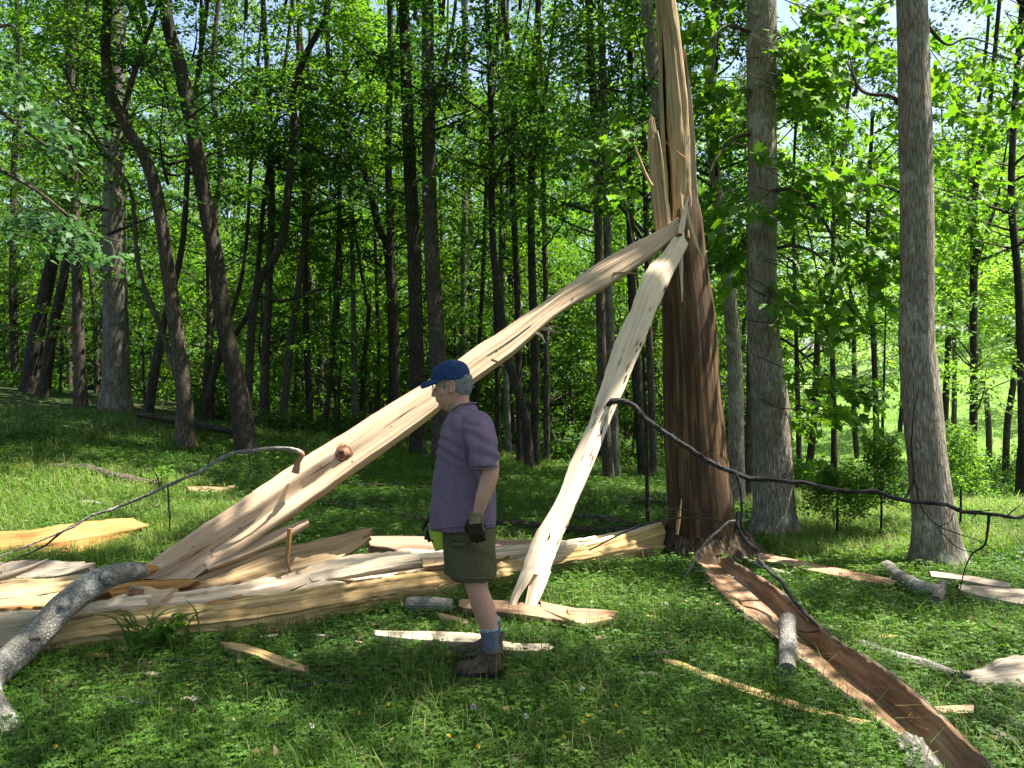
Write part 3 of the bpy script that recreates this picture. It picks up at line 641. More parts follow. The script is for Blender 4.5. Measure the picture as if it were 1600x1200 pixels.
splinter(BT, ed([(1063, 365), (1069, 335), (1076, 305)], (6.95, 7.0)), [0.03, 0.022, 0.004], 'pale')
splinter(BT, ed([(1073, 325), (1082, 360), (1090, 385), (1098, 405)], (7.0, 7.15)), [0.012, 0.016, 0.012, 0.003], 'pale')
splinter(BT, ed([(1064, 390), (1065, 430), (1066, 472)], 7.05), [0.020, 0.016, 0.004], 'pale')
splinter(BT, ed([(1058, 835), (1060, 815), (1065, 780)], 7.0), [0.012, 0.02, 0.003], 'yellow')

# --- long slab leaning from the tree down to the left
DU = [(196, 900), (250, 868), (300, 833), (350, 800), (400, 766), (470, 716), (560, 660), (660, 600), (740, 545), (800, 505), (860, 466), (910, 430), (960, 397), (1010, 370), (1042, 352), (1062, 338)]
DL = [(236, 926), (285, 915), (330, 885), (380, 855), (420, 825), (490, 776), (560, 726), (660, 655), (740, 592), (800, 550), (850, 506), (890, 476), (935, 452), (985, 420), (1040, 380), (1068, 352)]
dl = np.interp([p[0] for p in DL], [230, 1065], [5.55, 6.98])
A = np.array([at(p[0], p[1], d + (0.15 if k < 5 else 0.20) * np.clip(1.4 - k / 18, 0.6, 1)) for k, (p, d) in enumerate(zip(DU, dl))])
B = np.array([at(p[0], p[1], d) for p, d in zip(DL, dl)])
C = np.array([at(p[0] + 3, p[1] + 7 - k * 0.2, d + 0.09) for k, (p, d) in enumerate(zip(DL, dl))])
D = shift(A, 0, 0.13, -0.05)
mid1 = A * 0.62 + B * 0.38 + np.array([0, -0.035, 0.02]); mid2 = A * 0.40 + B * 0.60 + np.array([0, 0.03, -0.02])
mid2[6:] = (A * 0.40 + B * 0.60)[6:] + np.array([0, -0.02, 0.01])
LS = empty('leaning_slab', B[0], 'long pale split slab slanting down left from the broken tree behind the man', 'timber')
parts = loft([A, mid1, mid2, B, C, D], (8, 6, 8, 4, 8, 5), 150, grain=0.007, gfreq=45, sfreq=0.5, jag=0.05, jfreq=7.0, sp=(0.07, 0.025), lump=0.007, seed=1, step=0.008)
build('slab', parts, M['log'], LS)
bpy.context.view_layer.update()
def on_face(o, px, py):
    cam_ = Vector((0, 0, CH)) - wl(o); v_ = Vector(at(px, py, 1.0).tolist()) - Vector((0, 0, CH)); ok_, loc_, nr_, _ = o.ray_cast(cam_, v_.normalized())
    return (np.array(loc_ + wl(o)), np.array(nr_)) if ok_ else (None, None)
kc, kn_ = on_face([c for c in LS.children if c.name.startswith('slab')][0], 538, 708); dn = kn_ if kn_[1] < 0 else -kn_; kc = kc + np.array([0, 0.004, 0])
kn = tube([kc + dn * -0.05, kc + dn * 0.002, kc + dn * 0.010, kc + dn * 0.012, kc + dn * 0.004, kc + dn * 0.008], [0.095, 0.074, 0.058, 0.044, 0.030, 0.012], 26, 30, 0.14, 25, 5)
build('knot', kn, M['redknot'], LS)
def splr(pts, d, r, m='pale'): splinter(LS, ed(pts, d), r, m)
splr([(848, 512), (866, 518), (878, 520)], (6.5, 6.3), [0.016, 0.010, 0.003], 'tan')
splr([(838, 520), (846, 524), (852, 536)], (6.5, 6.35), [0.014, 0.010, 0.003])
splr([(850, 516), (862, 510), (876, 512)], (6.5, 6.55), [0.010, 0.007, 0.002], 'tan')
splr([(768, 562), (778, 566), (786, 573)], (6.4, 6.3), [0.010, 0.008, 0.002], 'tan')
splr([(958, 428), (975, 426), (1000, 428)], (6.8, 6.75), [0.014, 0.010, 0.003], 'tan')
# thin arched dead branch on the slab, with its torn red stub
AB = build('dead_branch', tube(ed([(470, 712), (462, 704), (430, 700), (380, 706), (330, 726), (262, 758), (200, 786), (125, 815), (60, 845), (0, 868), (-80, 900)], (6.0, 5.95, 5.9, 5.85, 5.8, 5.75, 5.7, 5.6, 5.5, 5.4, 5.3)), [0.018, 0.016, 0.014, 0.0125, 0.0125, 0.012, 0.011, 0.009, 0.006, 0.005, 0.003], 8, 160, 0.25, 14, 4, kink=0.009), M['bark_fall'], LS)
build('torn_stub', tube(ed([(462, 738), (466, 722), (472, 710), (466, 704)], (6.02, 6.0, 5.98, 5.98)), [0.032, 0.022, 0.017, 0.015], 10, 14, 0.25, 20, 2), M['redw'], LS)
def twig(par, pts, d, r, m='twig'): return build('twig', tube(ed(pts, d), r, 5, 9 * len(pts), 0.2, 12, rng.uniform(0, 50), kink=0.007), M[m], par)
twig(AB, [(125, 815), (90, 836), (50, 862), (0, 882), (-40, 900)], (5.6, 5.4), [0.009, 0.008, 0.006, 0.004, 0.003])
twig(AB, [(262, 757), (264, 790), (268, 810), (265, 838)], (5.75, 5.7), [0.006, 0.007, 0.005, 0.002])
twig(AB, [(388, 705), (391, 735), (388, 750), (394, 772)], (5.85, 5.8), [0.006, 0.006, 0.005, 0.002])
twig(AB, [(326, 728), (327, 718), (330, 712)], 5.8, [0.006, 0.005, 0.002])
twig(AB, [(310, 730), (312, 722), (303, 720), (296, 721)], 5.8, [0.004, 0.004, 0.002])
twig(AB, [(250, 760), (243, 742), (234, 726)], 5.75, [0.005, 0.004, 0.002])

# --- white forked plank leaning up against the tree
PL = [(813, 899), (821, 872), (834, 838), (868, 782), (890, 722), (918, 664), (938, 604), (950, 565), (966, 520), (985, 480), (1000, 440), (1012, 418), (1030, 400), (1048, 376), (1060, 362)]
PR = [(860, 899), (868, 872), (884, 832), (903, 785), (928, 725), (953, 660), (974, 612), (988, 576), (1002, 545), (1014, 515), (1026, 485), (1040, 452), (1056, 420), (1070, 392), (1081, 372)]
dp = np.interp([p[1] for p in PR], [366, 970], [6.98, 5.45])
A = np.array([at(p[0], p[1], d + 0.03) for p, d in zip(PL, dp)]); B = np.array([at(p[0], p[1], d - 0.0) for p, d in zip(PR, dp)])
FP = empty('forked_plank', gp(815, 972), 'white forked plank standing steeply against the broken tree', 'timber')
mid = (A + B) / 2 + np.array([-0.005, -0.02, 0.012])
parts = loft([A, mid, B, shift(B, -0.01, 0.07, -0.03), shift(A, 0.02, 0.07, -0.03)], (9, 9, 4, 14, 4), 140, grain=0.005, gfreq=45, jag=0.09, jfreq=9, sp=(0.0, 0.05), lump=0.005, seed=3, step=0.008)
for L_, R2, s_ in (([(815, 893), (807, 913), (799, 932), (794, 948), (788, 963)], [(836, 893), (824, 913), (812, 932), (805, 948), (799, 964)], 11),
                   ([(829, 893), (827, 913), (823, 932), (819, 952), (811, 972)], [(862, 893), (854, 913), (845, 932), (836, 952), (827, 975)], 12)):
    dq = np.interp([p[1] for p in R2], [366, 970], [6.98, 5.45])
    a = np.array([at(p[0], p[1], d + 0.03) for p, d in zip(L_, dq)]); b = np.array([at(p[0], p[1], d - 0.001) for p, d in zip(R2, dq)])
    m_ = (a + b) / 2 + np.array([0, -0.019, 0.012])
    parts += loft([a, m_, b, shift(b, -0.01, 0.06, -0.02), shift(a, 0.02, 0.06, -0.02)], (6, 6, 3, 9, 3), 50, grain=0.005, gfreq=45, jag=0.10, sp=(0, 0.12), seed=s_)
build('plank', parts, M['pale'], FP)
bpy.context.view_layer.update()
pk_ = [c for c in FP.children if c.name.startswith('plank')][0]; sb_ = [c for c in LS.children if c.name.startswith('slab')][0]
def fleck(o_, par, px, py, px2, py2, r, m):
    a_, n_ = on_face(o_, px, py); b_, n2_ = on_face(o_, px2, py2)
    if a_ is None or b_ is None: return
    off = np.array([0, -0.002, 0]); mid_ = (a_ + b_) / 2 + off * 2 + rng.normal(0, 0.004, 3)
    build('bark_fleck', tube([a_ + off * 0.2, mid_, b_ + off * 0.2], [r * 0.3, r, r * 0.2], 6, 10, 0.5, 40, px, flat=0.5), M[m], par, smooth=False)
for k_ in range(30):
    py = [rng.uniform(560, 730), rng.uniform(430, 560), rng.uniform(780, 900)][0 if k_ < 18 else (1 if k_ < 25 else 2)]; f_ = rng.uniform(0.15, 0.92) if k_ % 2 else rng.uniform(0.7, 0.95)
    l_ = np.interp(py, [p[1] for p in PL][::-1], [p[0] for p in PL][::-1]); r2_ = np.interp(py, [p[1] for p in PR][::-1], [p[0] for p in PR][::-1]); px = l_ * (1 - f_) + r2_ * f_; L_ = rng.uniform(6, 22)
    fleck(pk_, FP, px, py, px - L_ * 0.42, py + L_, rng.uniform(0.003, 0.008), ['twig', 'redw', 'inner'][k_ % 3])
for px, py in [(548, 722), (452, 762), (405, 798), (372, 826), (300, 855), (610, 668), (500, 730), (880, 476), (893, 468), (330, 862), (775, 548), (690, 622)]: fleck(sb_, LS, px, py, px + 4, py - 2.5, 0.007, 'inner')
# long checks in the slab
for q_ in ([(330, 860), (390, 818), (440, 784)], [(470, 752), (505, 730), (540, 706)], [(600, 668), (650, 634)], [(760, 556), (800, 530), (830, 508)], [(280, 880), (310, 862), (345, 838)]):
    E_ = [on_face(sb_, *p)[0] for p in q_]
    if all(e is not None for e in E_): build('crack', tube(np.array(E_) + np.array([0, -0.0005, 0]), [0.001, 0.0035, 0.001], 5, 20, 0.4, 12, q_[0][0]), M['char_and_gap'], LS)
DBp = ed([(950, 632), (962, 627), (985, 630), (1010, 652), (1060, 690), (1100, 716), (1150, 740), (1220, 752), (1300, 762), (1400, 776), (1480, 790), (1530, 802), (1600, 807), (1680, 806)], (6.3, 6.22, 6.15, 6.1, 6.05, 6.0, 6.0, 5.95, 5.95, 5.9, 5.9, 5.9, 5.9, 5.9))
DB = build('dead_branch', tube(DBp, [0.022, 0.026, 0.022, 0.020, 0.020, 0.019, 0.018, 0.017, 0.016, 0.016, 0.015, 0.013, 0.011, 0.007], 10, 240, 0.30, 14, 14, kink=0.011), M['twig'], FP)
DB['label'] = 'black dead branch arching right from the plank across the big trees'
for pts, r in (([(1416, 778), (1428, 745), (1424, 690), (1428, 640), (1436, 600)], [0.010, 0.008, 0.006, 0.004, 0.002]), ([(1545, 804), (1547, 830), (1540, 855), (1520, 866), (1508, 890), (1498, 930), (1486, 965)], [0.012, 0.010, 0.009, 0.007, 0.005, 0.003, 0.002]),
               ([(1425, 740), (1440, 790), (1465, 820), (1500, 835), (1540, 850), (1600, 900)], [0.006, 0.005, 0.005, 0.004, 0.003, 0.002]), ([(1470, 822), (1484, 815), (1488, 802)], [0.004, 0.003, 0.002]),
               ([(1462, 822), (1490, 850), (1530, 866), (1566, 876)], [0.004, 0.004, 0.003, 0.002]), ([(1055, 690), (1058, 700), (1062, 694)], [0.006, 0.005, 0.002]), ([(1222, 752), (1224, 744), (1230, 738)], [0.008, 0.005, 0.002]),
               ([(1008, 650), (1002, 640), (996, 634)], [0.005, 0.004, 0.002]), ([(1152, 742), (1158, 780), (1160, 815), (1168, 840)], [0.012, 0.011, 0.01, 0.008])):
    twig(DB, pts, 5.93 if pts[0][0] > 1100 else 6.08, r)

for k_ in range(16):   # short broken side twigs
    i_ = rng.integers(2, 12); f_ = rng.uniform(); p_ = DBp[i_] * (1 - f_) + DBp[i_ + 1] * f_; L_ = rng.uniform(0.05, 0.28); d_ = norm(np.array([rng.uniform(0.2, 1), rng.normal(0, 0.6), rng.normal(-0.1, 0.7)]))
    build('twig', tube([p_, p_ + d_ * L_ * 0.5 + rng.normal(0, 0.01, 3), p_ + d_ * L_], [0.006, 0.004, 0.0012], 5, 12, 0.2, 12, k_ + 0.5, kink=0.006), M['twig'], DB)
# --- main split log on the ground
st = [-150, 0, 60, 170, 300, 430, 540, 640, 780, 860, 940, 1040]
bf = [1048, 1032, 1024, 1012, 1000, 986, 963, 946, 914, 898, 890, 868]
tf = [1002, 986, 978, 958, 944, 928, 908, 894, 876, 862, 846, 815]
bk = [970, 958, 952, 935, 922, 900, 868, 860, 852, 846, 834, 808]
b0 = np.array([gp(x, y) for x, y in zip(st, bf)]); b0[-1] = at(1040, 862, 7.45); b0[-2] = at(940, 888, 6.95)
t0 = np.array([at(x, y, b[1] + 0.05) for x, y, b in zip(st, tf, b0)])
k0 = np.array([at(x, y, min((CH - 0.27) * F / (y - 600), b[1] + 0.55)) for x, y, b in zip(st, bk, b0)])
tr_ = (t0 + k0) / 2; tr_[:, 2] -= np.interp(np.arange(12), [0, 5, 6, 8, 11], [0.02, 0.20, 0.12, 0.05, 0.02])
bb = ground_z(shift(k0, 0, 0.06)); b0[:, 2] -= 0.03
md = (b0 + t0) / 2 + np.array([0, -0.055, 0.01])
parts = loft([b0, md, t0, tr_, k0, bb], (16, 14, 14, 14, 6, 5), 420, step=0.022, grain=0.016, gfreq=34, sfreq=1.0, jag=0.07, jfreq=6.5, sp=(0, 0.01), lump=0.014, segm=(0, 0, 1, 1, 1, 0), seed=21)
SL = empty('split_log', gp(430, 990), 'long yellow split log lying across the grass from the broken tree base leftwards', 'timber')
build('half_trunk', parts, [M['yellow'], M['pale']], SL)  # front face toned darker than the top, its shade put into the colour
kp = [at(262, 950, 5.15), at(238, 940, 5.17), at(222, 930, 5.2), at(205, 922, 5.22)]
build('knot_stub', tube(kp, [0.12, 0.085, 0.062, 0.035], 14, 18, 0.18, 9, 3), M['log'], SL)
build('knot_core', tube([at(218, 932, 5.17), at(208, 928, 5.14), at(202, 930, 5.12)], [0.05, 0.035, 0.012], 10, 12, 0.35, 18, 3), M['redknot'], SL)
for k_ in range(26):   # torn fibres standing off the rim and the torn face
    f_ = rng.uniform(0.12, 0.98); i0 = f_ * 11; a_ = int(i0); fr_ = i0 - a_; a_ = min(a_, 10)
    e_ = t0 if k_ % 3 else md; p_ = e_[a_] * (1 - fr_) + e_[a_ + 1] * fr_; dr_ = norm(e_[a_ + 1] - e_[a_]) * rng.choice([-1, 1])
    L_ = rng.uniform(0.08, 0.30); up_ = np.array([0, rng.uniform(-0.25, -0.02), rng.uniform(0.0, 0.22)])
    build('splinter', tube([p_ - dr_ * L_ * 0.4 + np.array([0, 0.02, -0.012]), p_ + np.array([0, -0.006, 0.004]), p_ + dr_ * L_ * 0.6 + up_ * L_], [0.010, rng.uniform(0.006, 0.013), 0.0015], 5, 8, 0.2, 9, k_, flat=0.45), M['yellow' if k_ % 2 else 'tan'], SL, smooth=False)
# ragged inner layers lying in the hollow of the log
for k_, (U_, D_, d1_, m_) in enumerate([([(430, 905), (520, 888), (600, 872), (690, 864), (752, 866)], [(440, 914), (525, 902), (605, 888), (690, 876), (758, 872)], (5.7, 6.35), 'pale'), ([(640, 872), (720, 868), (800, 866)], [(648, 886), (724, 878), (806, 870)], (5.95, 6.45), 'tan')]):
    a_ = ed(U_, d1_); b_ = ed(D_, (d1_[0] - 0.08, d1_[1] - 0.08))
    build('torn_layer', loft([b_, (a_ + b_) / 2 + np.array([0, -0.012, 0.012]), a_, shift(a_, 0, 0.03, -0.03), shift(b_, 0, 0.03, -0.04)], (7, 7, 2, 8, 3), 90, grain=0.008, gfreq=40, jag=0.16, jfreq=9, sp=(0.18, 0.2), seed=61 + k_, step=0.010), M[m_], SL)
# slab behind
U = ed([(262, 918), (330, 888), (420, 854), (470, 846), (520, 838), (560, 829), (592, 822)], (5.62, 6.5)); L_ = ed([(285, 936), (345, 930), (405, 916), (445, 900), (520, 878), (560, 856), (592, 828)], (5.5, 6.4))
timber('split_plank', 'broad grained plank behind the split log with a sharp tip under the vertical stick', 'timber', loft([L_, (U + L_) / 2 + np.array([0, -0.03, 0.01]), U, shift(U, 0, 0.09, -0.03), shift(L_, 0, 0.14, -0.02)], (8, 8, 3, 8, 4), 90, grain=0.010, gfreq=34, sfreq=1.2, jag=0.07, sp=(0.02, 0.16), lump=0.012, seed=31, step=0.018), M['tan'])
U = ed([(560, 838), (640, 838), (740, 842), (850, 844), (960, 848), (1044, 852)], (6.9, 7.25)); L_ = ed([(575, 852), (640, 862), (740, 862), (850, 864), (960, 864), (1044, 858)], (6.75, 7.2))
timber('split_rail', 'narrow reddish rail of split wood behind the log, crossing behind the man', 'timber', loft([L_, (U + L_) / 2 + np.array([0, -0.03, 0]), U, shift(U, 0, 0.12, -0.02), ground_z(shift(L_, 0, 0.16))], (4, 4, 3, 4, 3), 80, grain=0.008, jag=0.05, sp=(0.04, 0.02), lump=0.01, seed=33), M['redw'])
# left slabs
a_ = ed([(-140, 992), (0, 974), (60, 968), (125, 958), (200, 928)], (5.25, 5.35, 5.4, 5.5, 5.6)); b_ = ed([(-140, 975), (0, 951), (60, 947), (120, 940), (205, 912)], (5.2, 5.3, 5.35, 5.45, 5.55)); c_ = ed([(-140, 912), (0, 906), (60, 905), (130, 895), (235, 880)], (5.9, 5.95, 5.95, 5.95, 5.75))
timber('split_slab', 'sunlit slab with an orange underside beneath the grey branch at the left edge', 'timber', loft([a_, b_, (b_ + c_) / 2 + np.array([0, 0, 0.02]), c_, ground_z(shift(c_, 0, 0.05))], (5, 8, 8, 3, 6), 80, grain=0.007, jag=0.05, lump=0.012, segm=(1, 0, 0, 0, 1), seed=35, sp=(0, 0.04), step=0.012), [M['tan'], M['orange']])
U = ed([(-120, 886), (0, 880), (50, 876), (100, 878), (157, 876)], 6.6); L_ = ed([(-120, 915), (0, 906), (50, 903), (100, 898), (150, 882)], 6.4)
timber('split_slab', 'thin pale grey slab lying behind the orange bottomed slab at the left edge', 'timber', loft([L_, U, shift(U, 0, 0.1, -0.06), ground_z(shift(L_, 0, 0.03))], (7, 3, 5, 3), 60, grain=0.008, jag=0.08, sp=(0, 0.12), lump=0.01, seed=37), M['grey'])
timber('stick', 'pointed pale stick over the grey slab at the left edge', 'stick', tube(ed([(-30, 912), (10, 900), (45, 888), (76, 873)], (5.9, 6.1)), [0.035, 0.03, 0.02, 0.004], 7, 24, 0.15, 8, 3, flat=0.6), M['grey'])
U = ed([(120, 962), (140, 948), (165, 938), (196, 926)], (5.2, 5.4)); L_ = ed([(132, 968), (155, 964), (178, 954), (200, 936)], (5.15, 5.35))
timber('wood_chip', 'small bright split chunk tucked under the grey branch beside the reddish knot', 'wood chip', loft([L_, U, shift(U, 0, 0.06, -0.05), shift(L_, 0, 0.06, -0.05)], (5, 2, 5, 2), 30, grain=0.006, jag=0.08, sp=(0.05, 0.1), seed=39), M['pale'])
U = ed([(318, 878), (360, 858), (400, 841), (450, 820), (489, 807)], (5.75, 6.05)); L_ = ed([(322, 890), (365, 874), (405, 858), (452, 836), (491, 811)], (5.7, 6.0))
timber('split_plank', 'dark sharp splinter plank just under the leaning slab holding the vertical stick', 'timber', loft([L_, U, shift(U, 0, 0.03, -0.04), shift(L_, 0, 0.04, -0.03)], (6, 2, 5, 2), 60, grain=0.005, jag=0.05, sp=(0.02, 0.1), seed=41), M['log'])
timber('stick', 'short brown stick hanging upright from the splinter plank over the log', 'stick', tube(ed([(453, 826), (451, 850), (448, 878)], 5.85), [0.017, 0.020, 0.015], 5, 12, 0.1, 5, 3, flat=0.6) + tube(ed([(450, 876), (453, 892), (457, 908)], 5.82), [0.009, 0.010, 0.008], 5, 8, 0.1, 5, 3, flat=0.6), M['orange'])
# orange slab at the left
bo = np.array([gp(x, y) for x, y in ((-140, 884), (0, 873), (60, 871), (110, 868), (150, 860), (185, 850), (215, 843))]); to = ed([(-140, 842, bo[0][1] + 0.15), (0, 829, bo[1][1] + 0.15), (60, 824, bo[2][1] + 0.15), (110, 818, bo[3][1] + 0.2), (150, 814, bo[4][1] + 0.2), (195, 810, bo[5][1] + 0.15), (238, 810, bo[6][1] + 0.1)])
bo[:, 2] -= 0.02
timber('split_slab', 'orange split slab with a forked pointed end lying in the sunny grass at the left', 'timber', loft([bo, (bo * 0.55 + to * 0.45) + np.array([0, -0.06, 0.02]), to, shift(to, 0, 0.08, -0.08), ground_z(shift(bo, 0, 0.3))], (8, 8, 3, 6, 4), 80, grain=0.012, gfreq=26, sfreq=1.2, jag=0.05, sp=(0, 0.16), lump=0.012, seed=43, step=0.014), M['orange'])

for k_, (U_, D_, d1_, m_, lab_) in enumerate([
        ([(150, 918), (200, 908), (260, 904), (315, 902)], [(160, 934), (210, 928), (265, 922), (312, 912)], (5.5, 5.6), 'orange', 'orange torn shard in the hollow below the foot of the leaning slab'),
        ([(-60, 930), (10, 926), (70, 918), (128, 905)], [(-60, 944), (10, 941), (72, 934), (130, 914)], (5.62, 5.75), 'tan', 'tan shard lying on the sunlit slab at the left edge'),
        ([(300, 948), (345, 936), (400, 924)], [(306, 955), (350, 946), (402, 932)], (5.16, 5.35), 'orange', 'small orange sliver lying along the rim of the split log'),
        ([(60, 1000), (110, 990), (165, 985)], [(62, 1010), (112, 1002), (166, 993)], (4.98, 5.03), 'orange', 'orange sliver leaning on the face of the split log behind the fallen limb'),
        ([(380, 832), (420, 812), (462, 800)], [(384, 840), (424, 822), (462, 806)], (6.3, 6.5), 'tan', 'tan spike standing out behind the splinter plank under the leaning slab')]):
    a_ = ed(U_, d1_); b_ = ed(D_, (d1_[0] - 0.04, d1_[1] - 0.04))
    timber('wood_shard', lab_, 'wood shard', loft([b_, (a_ + b_) / 2 + np.array([0, -0.008, 0.008]), a_, shift(a_, 0, 0.035, -0.03), shift(b_, 0, 0.04, -0.03)], (6, 6, 2, 6, 2), 60, grain=0.006, gfreq=40, jag=0.14, jfreq=9, sp=(0.15, 0.25), seed=91 + k_, step=0.008), M[m_])
# --- fallen grey limb in the left foreground
P = [at(228, 892, 5.25), at(205, 893, 5.15), at(160, 905, 4.98), at(112, 938, 4.8), at(64, 985, 4.6), at(22, 1025, 4.4), at(-18, 1066, 4.18), at(-22, 1090, 4.0), at(2, 1130, 3.78), at(14, 1180, 3.6), at(10, 1260, 3.35)]
FL = empty('fallen_limb', gp(20, 1190), 'mottled grey fallen limb curving over the logs in the left foreground', 'limb')
build('limb', tube(P, [0.045, 0.062, 0.072, 0.080, 0.082, 0.080, 0.078, 0.074, 0.070, 0.072, 0.075], 22, 130, 0.10, 5, 23), M['bark_fall'], FL)
build('broken_end', tube([at(214, 892, 5.19), at(236, 890, 5.26), at(246, 889, 5.32)], [0.05, 0.038, 0.012], 10, 14, 0.3, 14, 3), M['orange'], FL)
for c_ in ((170, 905, 4.95, 0.05), (105, 950, 4.72, 0.04), (62, 1000, 4.52, 0.035)):
    q_ = at(c_[0], c_[1], c_[2]); build('knot', tube([q_, q_ + np.array([0.0, -0.05, 0.03]), q_ + np.array([0.0, -0.085, 0.035])], [c_[3], c_[3] * 0.7, c_[3] * 0.25], 9, 8, 0.3, 16, c_[0]), M['bark_fall'], FL)

# --- curled bark trough, right foreground
Lr = ed([(1085, 872), (1110, 905), (1150, 948), (1205, 990), (1265, 1040), (1330, 1090), (1400, 1145), (1460, 1196), (1530, 1262)], h=0.05); Rr_ = ed([(1128, 868), (1165, 888), (1205, 912), (1246, 945), (1290, 990), (1345, 1020), (1405, 1062), (1470, 1118), (1540, 1188), (1610, 1255)], h=(0.1, 0.15, 0.17, 0.16, 0.14, 0.17, 0.17, 0.17, 0.16, 0.16))
Rr_ = catmull(Rr_, 9); q3 = None; mid = (Lr * 0.6 + Rr_ * 0.4); mid[:, 2] = gh(mid[:, 0], mid[:, 1]) + 0.012
q3 = Rr_ + norm(Lr - Rr_) * np.array([0.035, 0.035, 0]); q3[:, 2] = gh(q3[:, 0], q3[:, 1]) + 0.025
q1 = Lr * 0.92 + Rr_ * 0.08; q1[:, 2] = gh(q1[:, 0], q1[:, 1]) + 0.03
def outw(E, o, dz): E = np.array(E); E[:, :2] += o; E[:, 2] += dz; return E
nx_ = norm(Rr_ - Lr)[:, :2] * 0.03
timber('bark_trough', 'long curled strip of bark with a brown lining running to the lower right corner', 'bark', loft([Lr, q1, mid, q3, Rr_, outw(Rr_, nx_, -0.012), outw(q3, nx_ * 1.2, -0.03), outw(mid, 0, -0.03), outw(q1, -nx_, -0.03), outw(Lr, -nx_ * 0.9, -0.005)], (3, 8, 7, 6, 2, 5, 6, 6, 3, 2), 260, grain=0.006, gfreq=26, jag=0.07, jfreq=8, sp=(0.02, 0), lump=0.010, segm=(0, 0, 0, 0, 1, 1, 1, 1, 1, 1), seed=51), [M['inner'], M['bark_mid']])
FOOT.append(np.concatenate([Lr[:, :2], Rr_[::-1, :2]]))
FOOT.append(np.concatenate([b0[:, :2], k0[::-1, :2]]))
FOOT.append(np.concatenate([bo[:, :2], (to + np.array([0, 0.3, 0]))[::-1, :2]]))
# bark plate lower right
A = ed([(1395, 1148), (1420, 1200), (1445, 1260)], h=0.05); B = ed([(1440, 1150), (1480, 1205), (1530, 1262)], h=0.05)
timber('bark_plate', 'ridged plate of outer bark lying beside the bark trough at the bottom edge', 'bark', loft([A, (A + B) / 2 + np.array([0, 0, 0.02]), B, outw(B, 0, -0.06), outw(A, 0, -0.06)], (7, 7, 2, 8, 2), 40, grain=0.012, gfreq=30, sfreq=9, jag=0.06, sp=(0.06, 0), seed=53), M['bark_ridge'])

# --- loose wood on the ground
def board(name, label, cat, up, lo, m, h=0.05, th_=0.05, sp=(0.08, 0.1), jag=0.08, nS=50, seed=1, hb=None, group=None, grain=0.005):
    n_ = max(len(up), len(lo)); A = catmull(ed(up, h=h if hb is None else hb), max(n_, 4)); B = catmull(ed(lo, h=h), max(n_, 4))
    FOOT.append(np.concatenate([A[:, :2], B[::-1, :2]]))
    return timber(name, label, cat, loft([B, (A + B) / 2 + np.array([0, 0, 0.012]), A, outw(A, np.array([0, 0.02]), -th_), outw(B, np.array([0, 0.01]), -th_)], (5, 5, 2, 6, 2), nS, grain=grain, gfreq=40, jag=jag, sp=sp, lump=0.008, seed=seed), M[m] if isinstance(m, str) else m, group)
def stick(name, label, cat, pts, h, r, m='twig', lump=0.15, nseg=9, group=None):
    E_ = ed(pts, h=h); FOOT.append(np.concatenate([E_[:, :2] + [0, max(r)], (E_[:, :2] - [0, max(r)])[::-1]]))
    return timber(name, label, cat, tube(E_, r, nseg, 14 * len(pts), lump, 8, rng.uniform(0, 60)), M[m] if isinstance(m, str) else m, group)
board('plank', 'long whitish plank in the grass behind the boots', 'plank', [(572, 984), (640, 985), (700, 987), (752, 992), (800, 1004), (882, 1006)], [(580, 992), (640, 998), (700, 1002), (752, 1004), (800, 1016), (880, 1016)], 'pale', 0.05, seed=61, jag=0.1)
board('plank', 'yellowish pointed plank lying in the grass below the split log', 'plank', [(338, 1004), (380, 1006), (430, 1022), (488, 1044)], [(350, 1010), (395, 1022), (440, 1040), (484, 1050)], 'yellow', 0.05, seed=62)
stick('log', 'short birch like log lying beside the end of the split log', 'log', [(636, 944), (670, 946), (706, 948)], 0.06, [0.045, 0.055, 0.05], 'bark_fall')
board('bark_strip', 'reddish bark slab crossed by the foot of the white plank', 'bark', [(705, 936), (780, 938), (860, 944), (900, 952)], [(712, 948), (780, 956), (850, 964), (905, 974)], 'redw', 0.06, seed=64, jag=0.12)
board('plank', 'tan pointed board right of the foot of the white plank', 'plank', [(838, 938), (880, 946), (930, 954), (962, 958)], [(845, 950), (890, 968), (915, 974), (960, 966)], 'tan', 0.07, seed=65, jag=0.1)
board('plank', 'flat pinkish splinter board ending in the lit grass right of the plank foot', 'plank', [(880, 952), (925, 951), (966, 955)], [(884, 960), (925, 962), (964, 962)], 'redw', 0.08, seed=66)
board('plank', 'small tan splinter lying left of the man under the log', 'plank', [(680, 958), (705, 962), (735, 970)], [(684, 963), (705, 970), (732, 975)], 'tan', 0.04, seed=67)
board('plank', 'long thin pale strip in the grass left of the bark trough', 'plank', [(1028, 1030), (1060, 1033), (1110, 1052), (1180, 1075), (1250, 1098), (1320, 1118), (1372, 1130)], [(1036, 1036), (1065, 1042), (1110, 1062), (1180, 1086), (1250, 1108), (1320, 1126), (1368, 1134)], 'yellow', 0.04, 0.04, (0.02, 0.05), 0.12, 110, 68)
stick('charred_stick', 'charred black stick in the grass above the long thin strip', 'stick', [(988, 1028), (1020, 1024), (1056, 1020)], 0.035, [0.012, 0.02, 0.016], 'char_and_gap', 0.4)
stick('log', 'short grey log propped across the bark trough', 'log', [(1231, 968), (1230, 1000), (1231, 1048)], (0.17, 0.12, 0.06), [0.05, 0.053, 0.047], 'bark_fall', 0.1, 16)
board('bark_strip', 'pale ragged bark sheet at the right edge of the photo', 'bark', [(1498, 1052), (1528, 1046), (1565, 1026), (1620, 1020), (1720, 1020)], [(1500, 1064), (1540, 1070), (1590, 1072), (1640, 1068), (1720, 1066)], 'grey', 0.04, 0.03, (0.16, 0), 0.32, 120, 70, hb=0.085, grain=0.012)
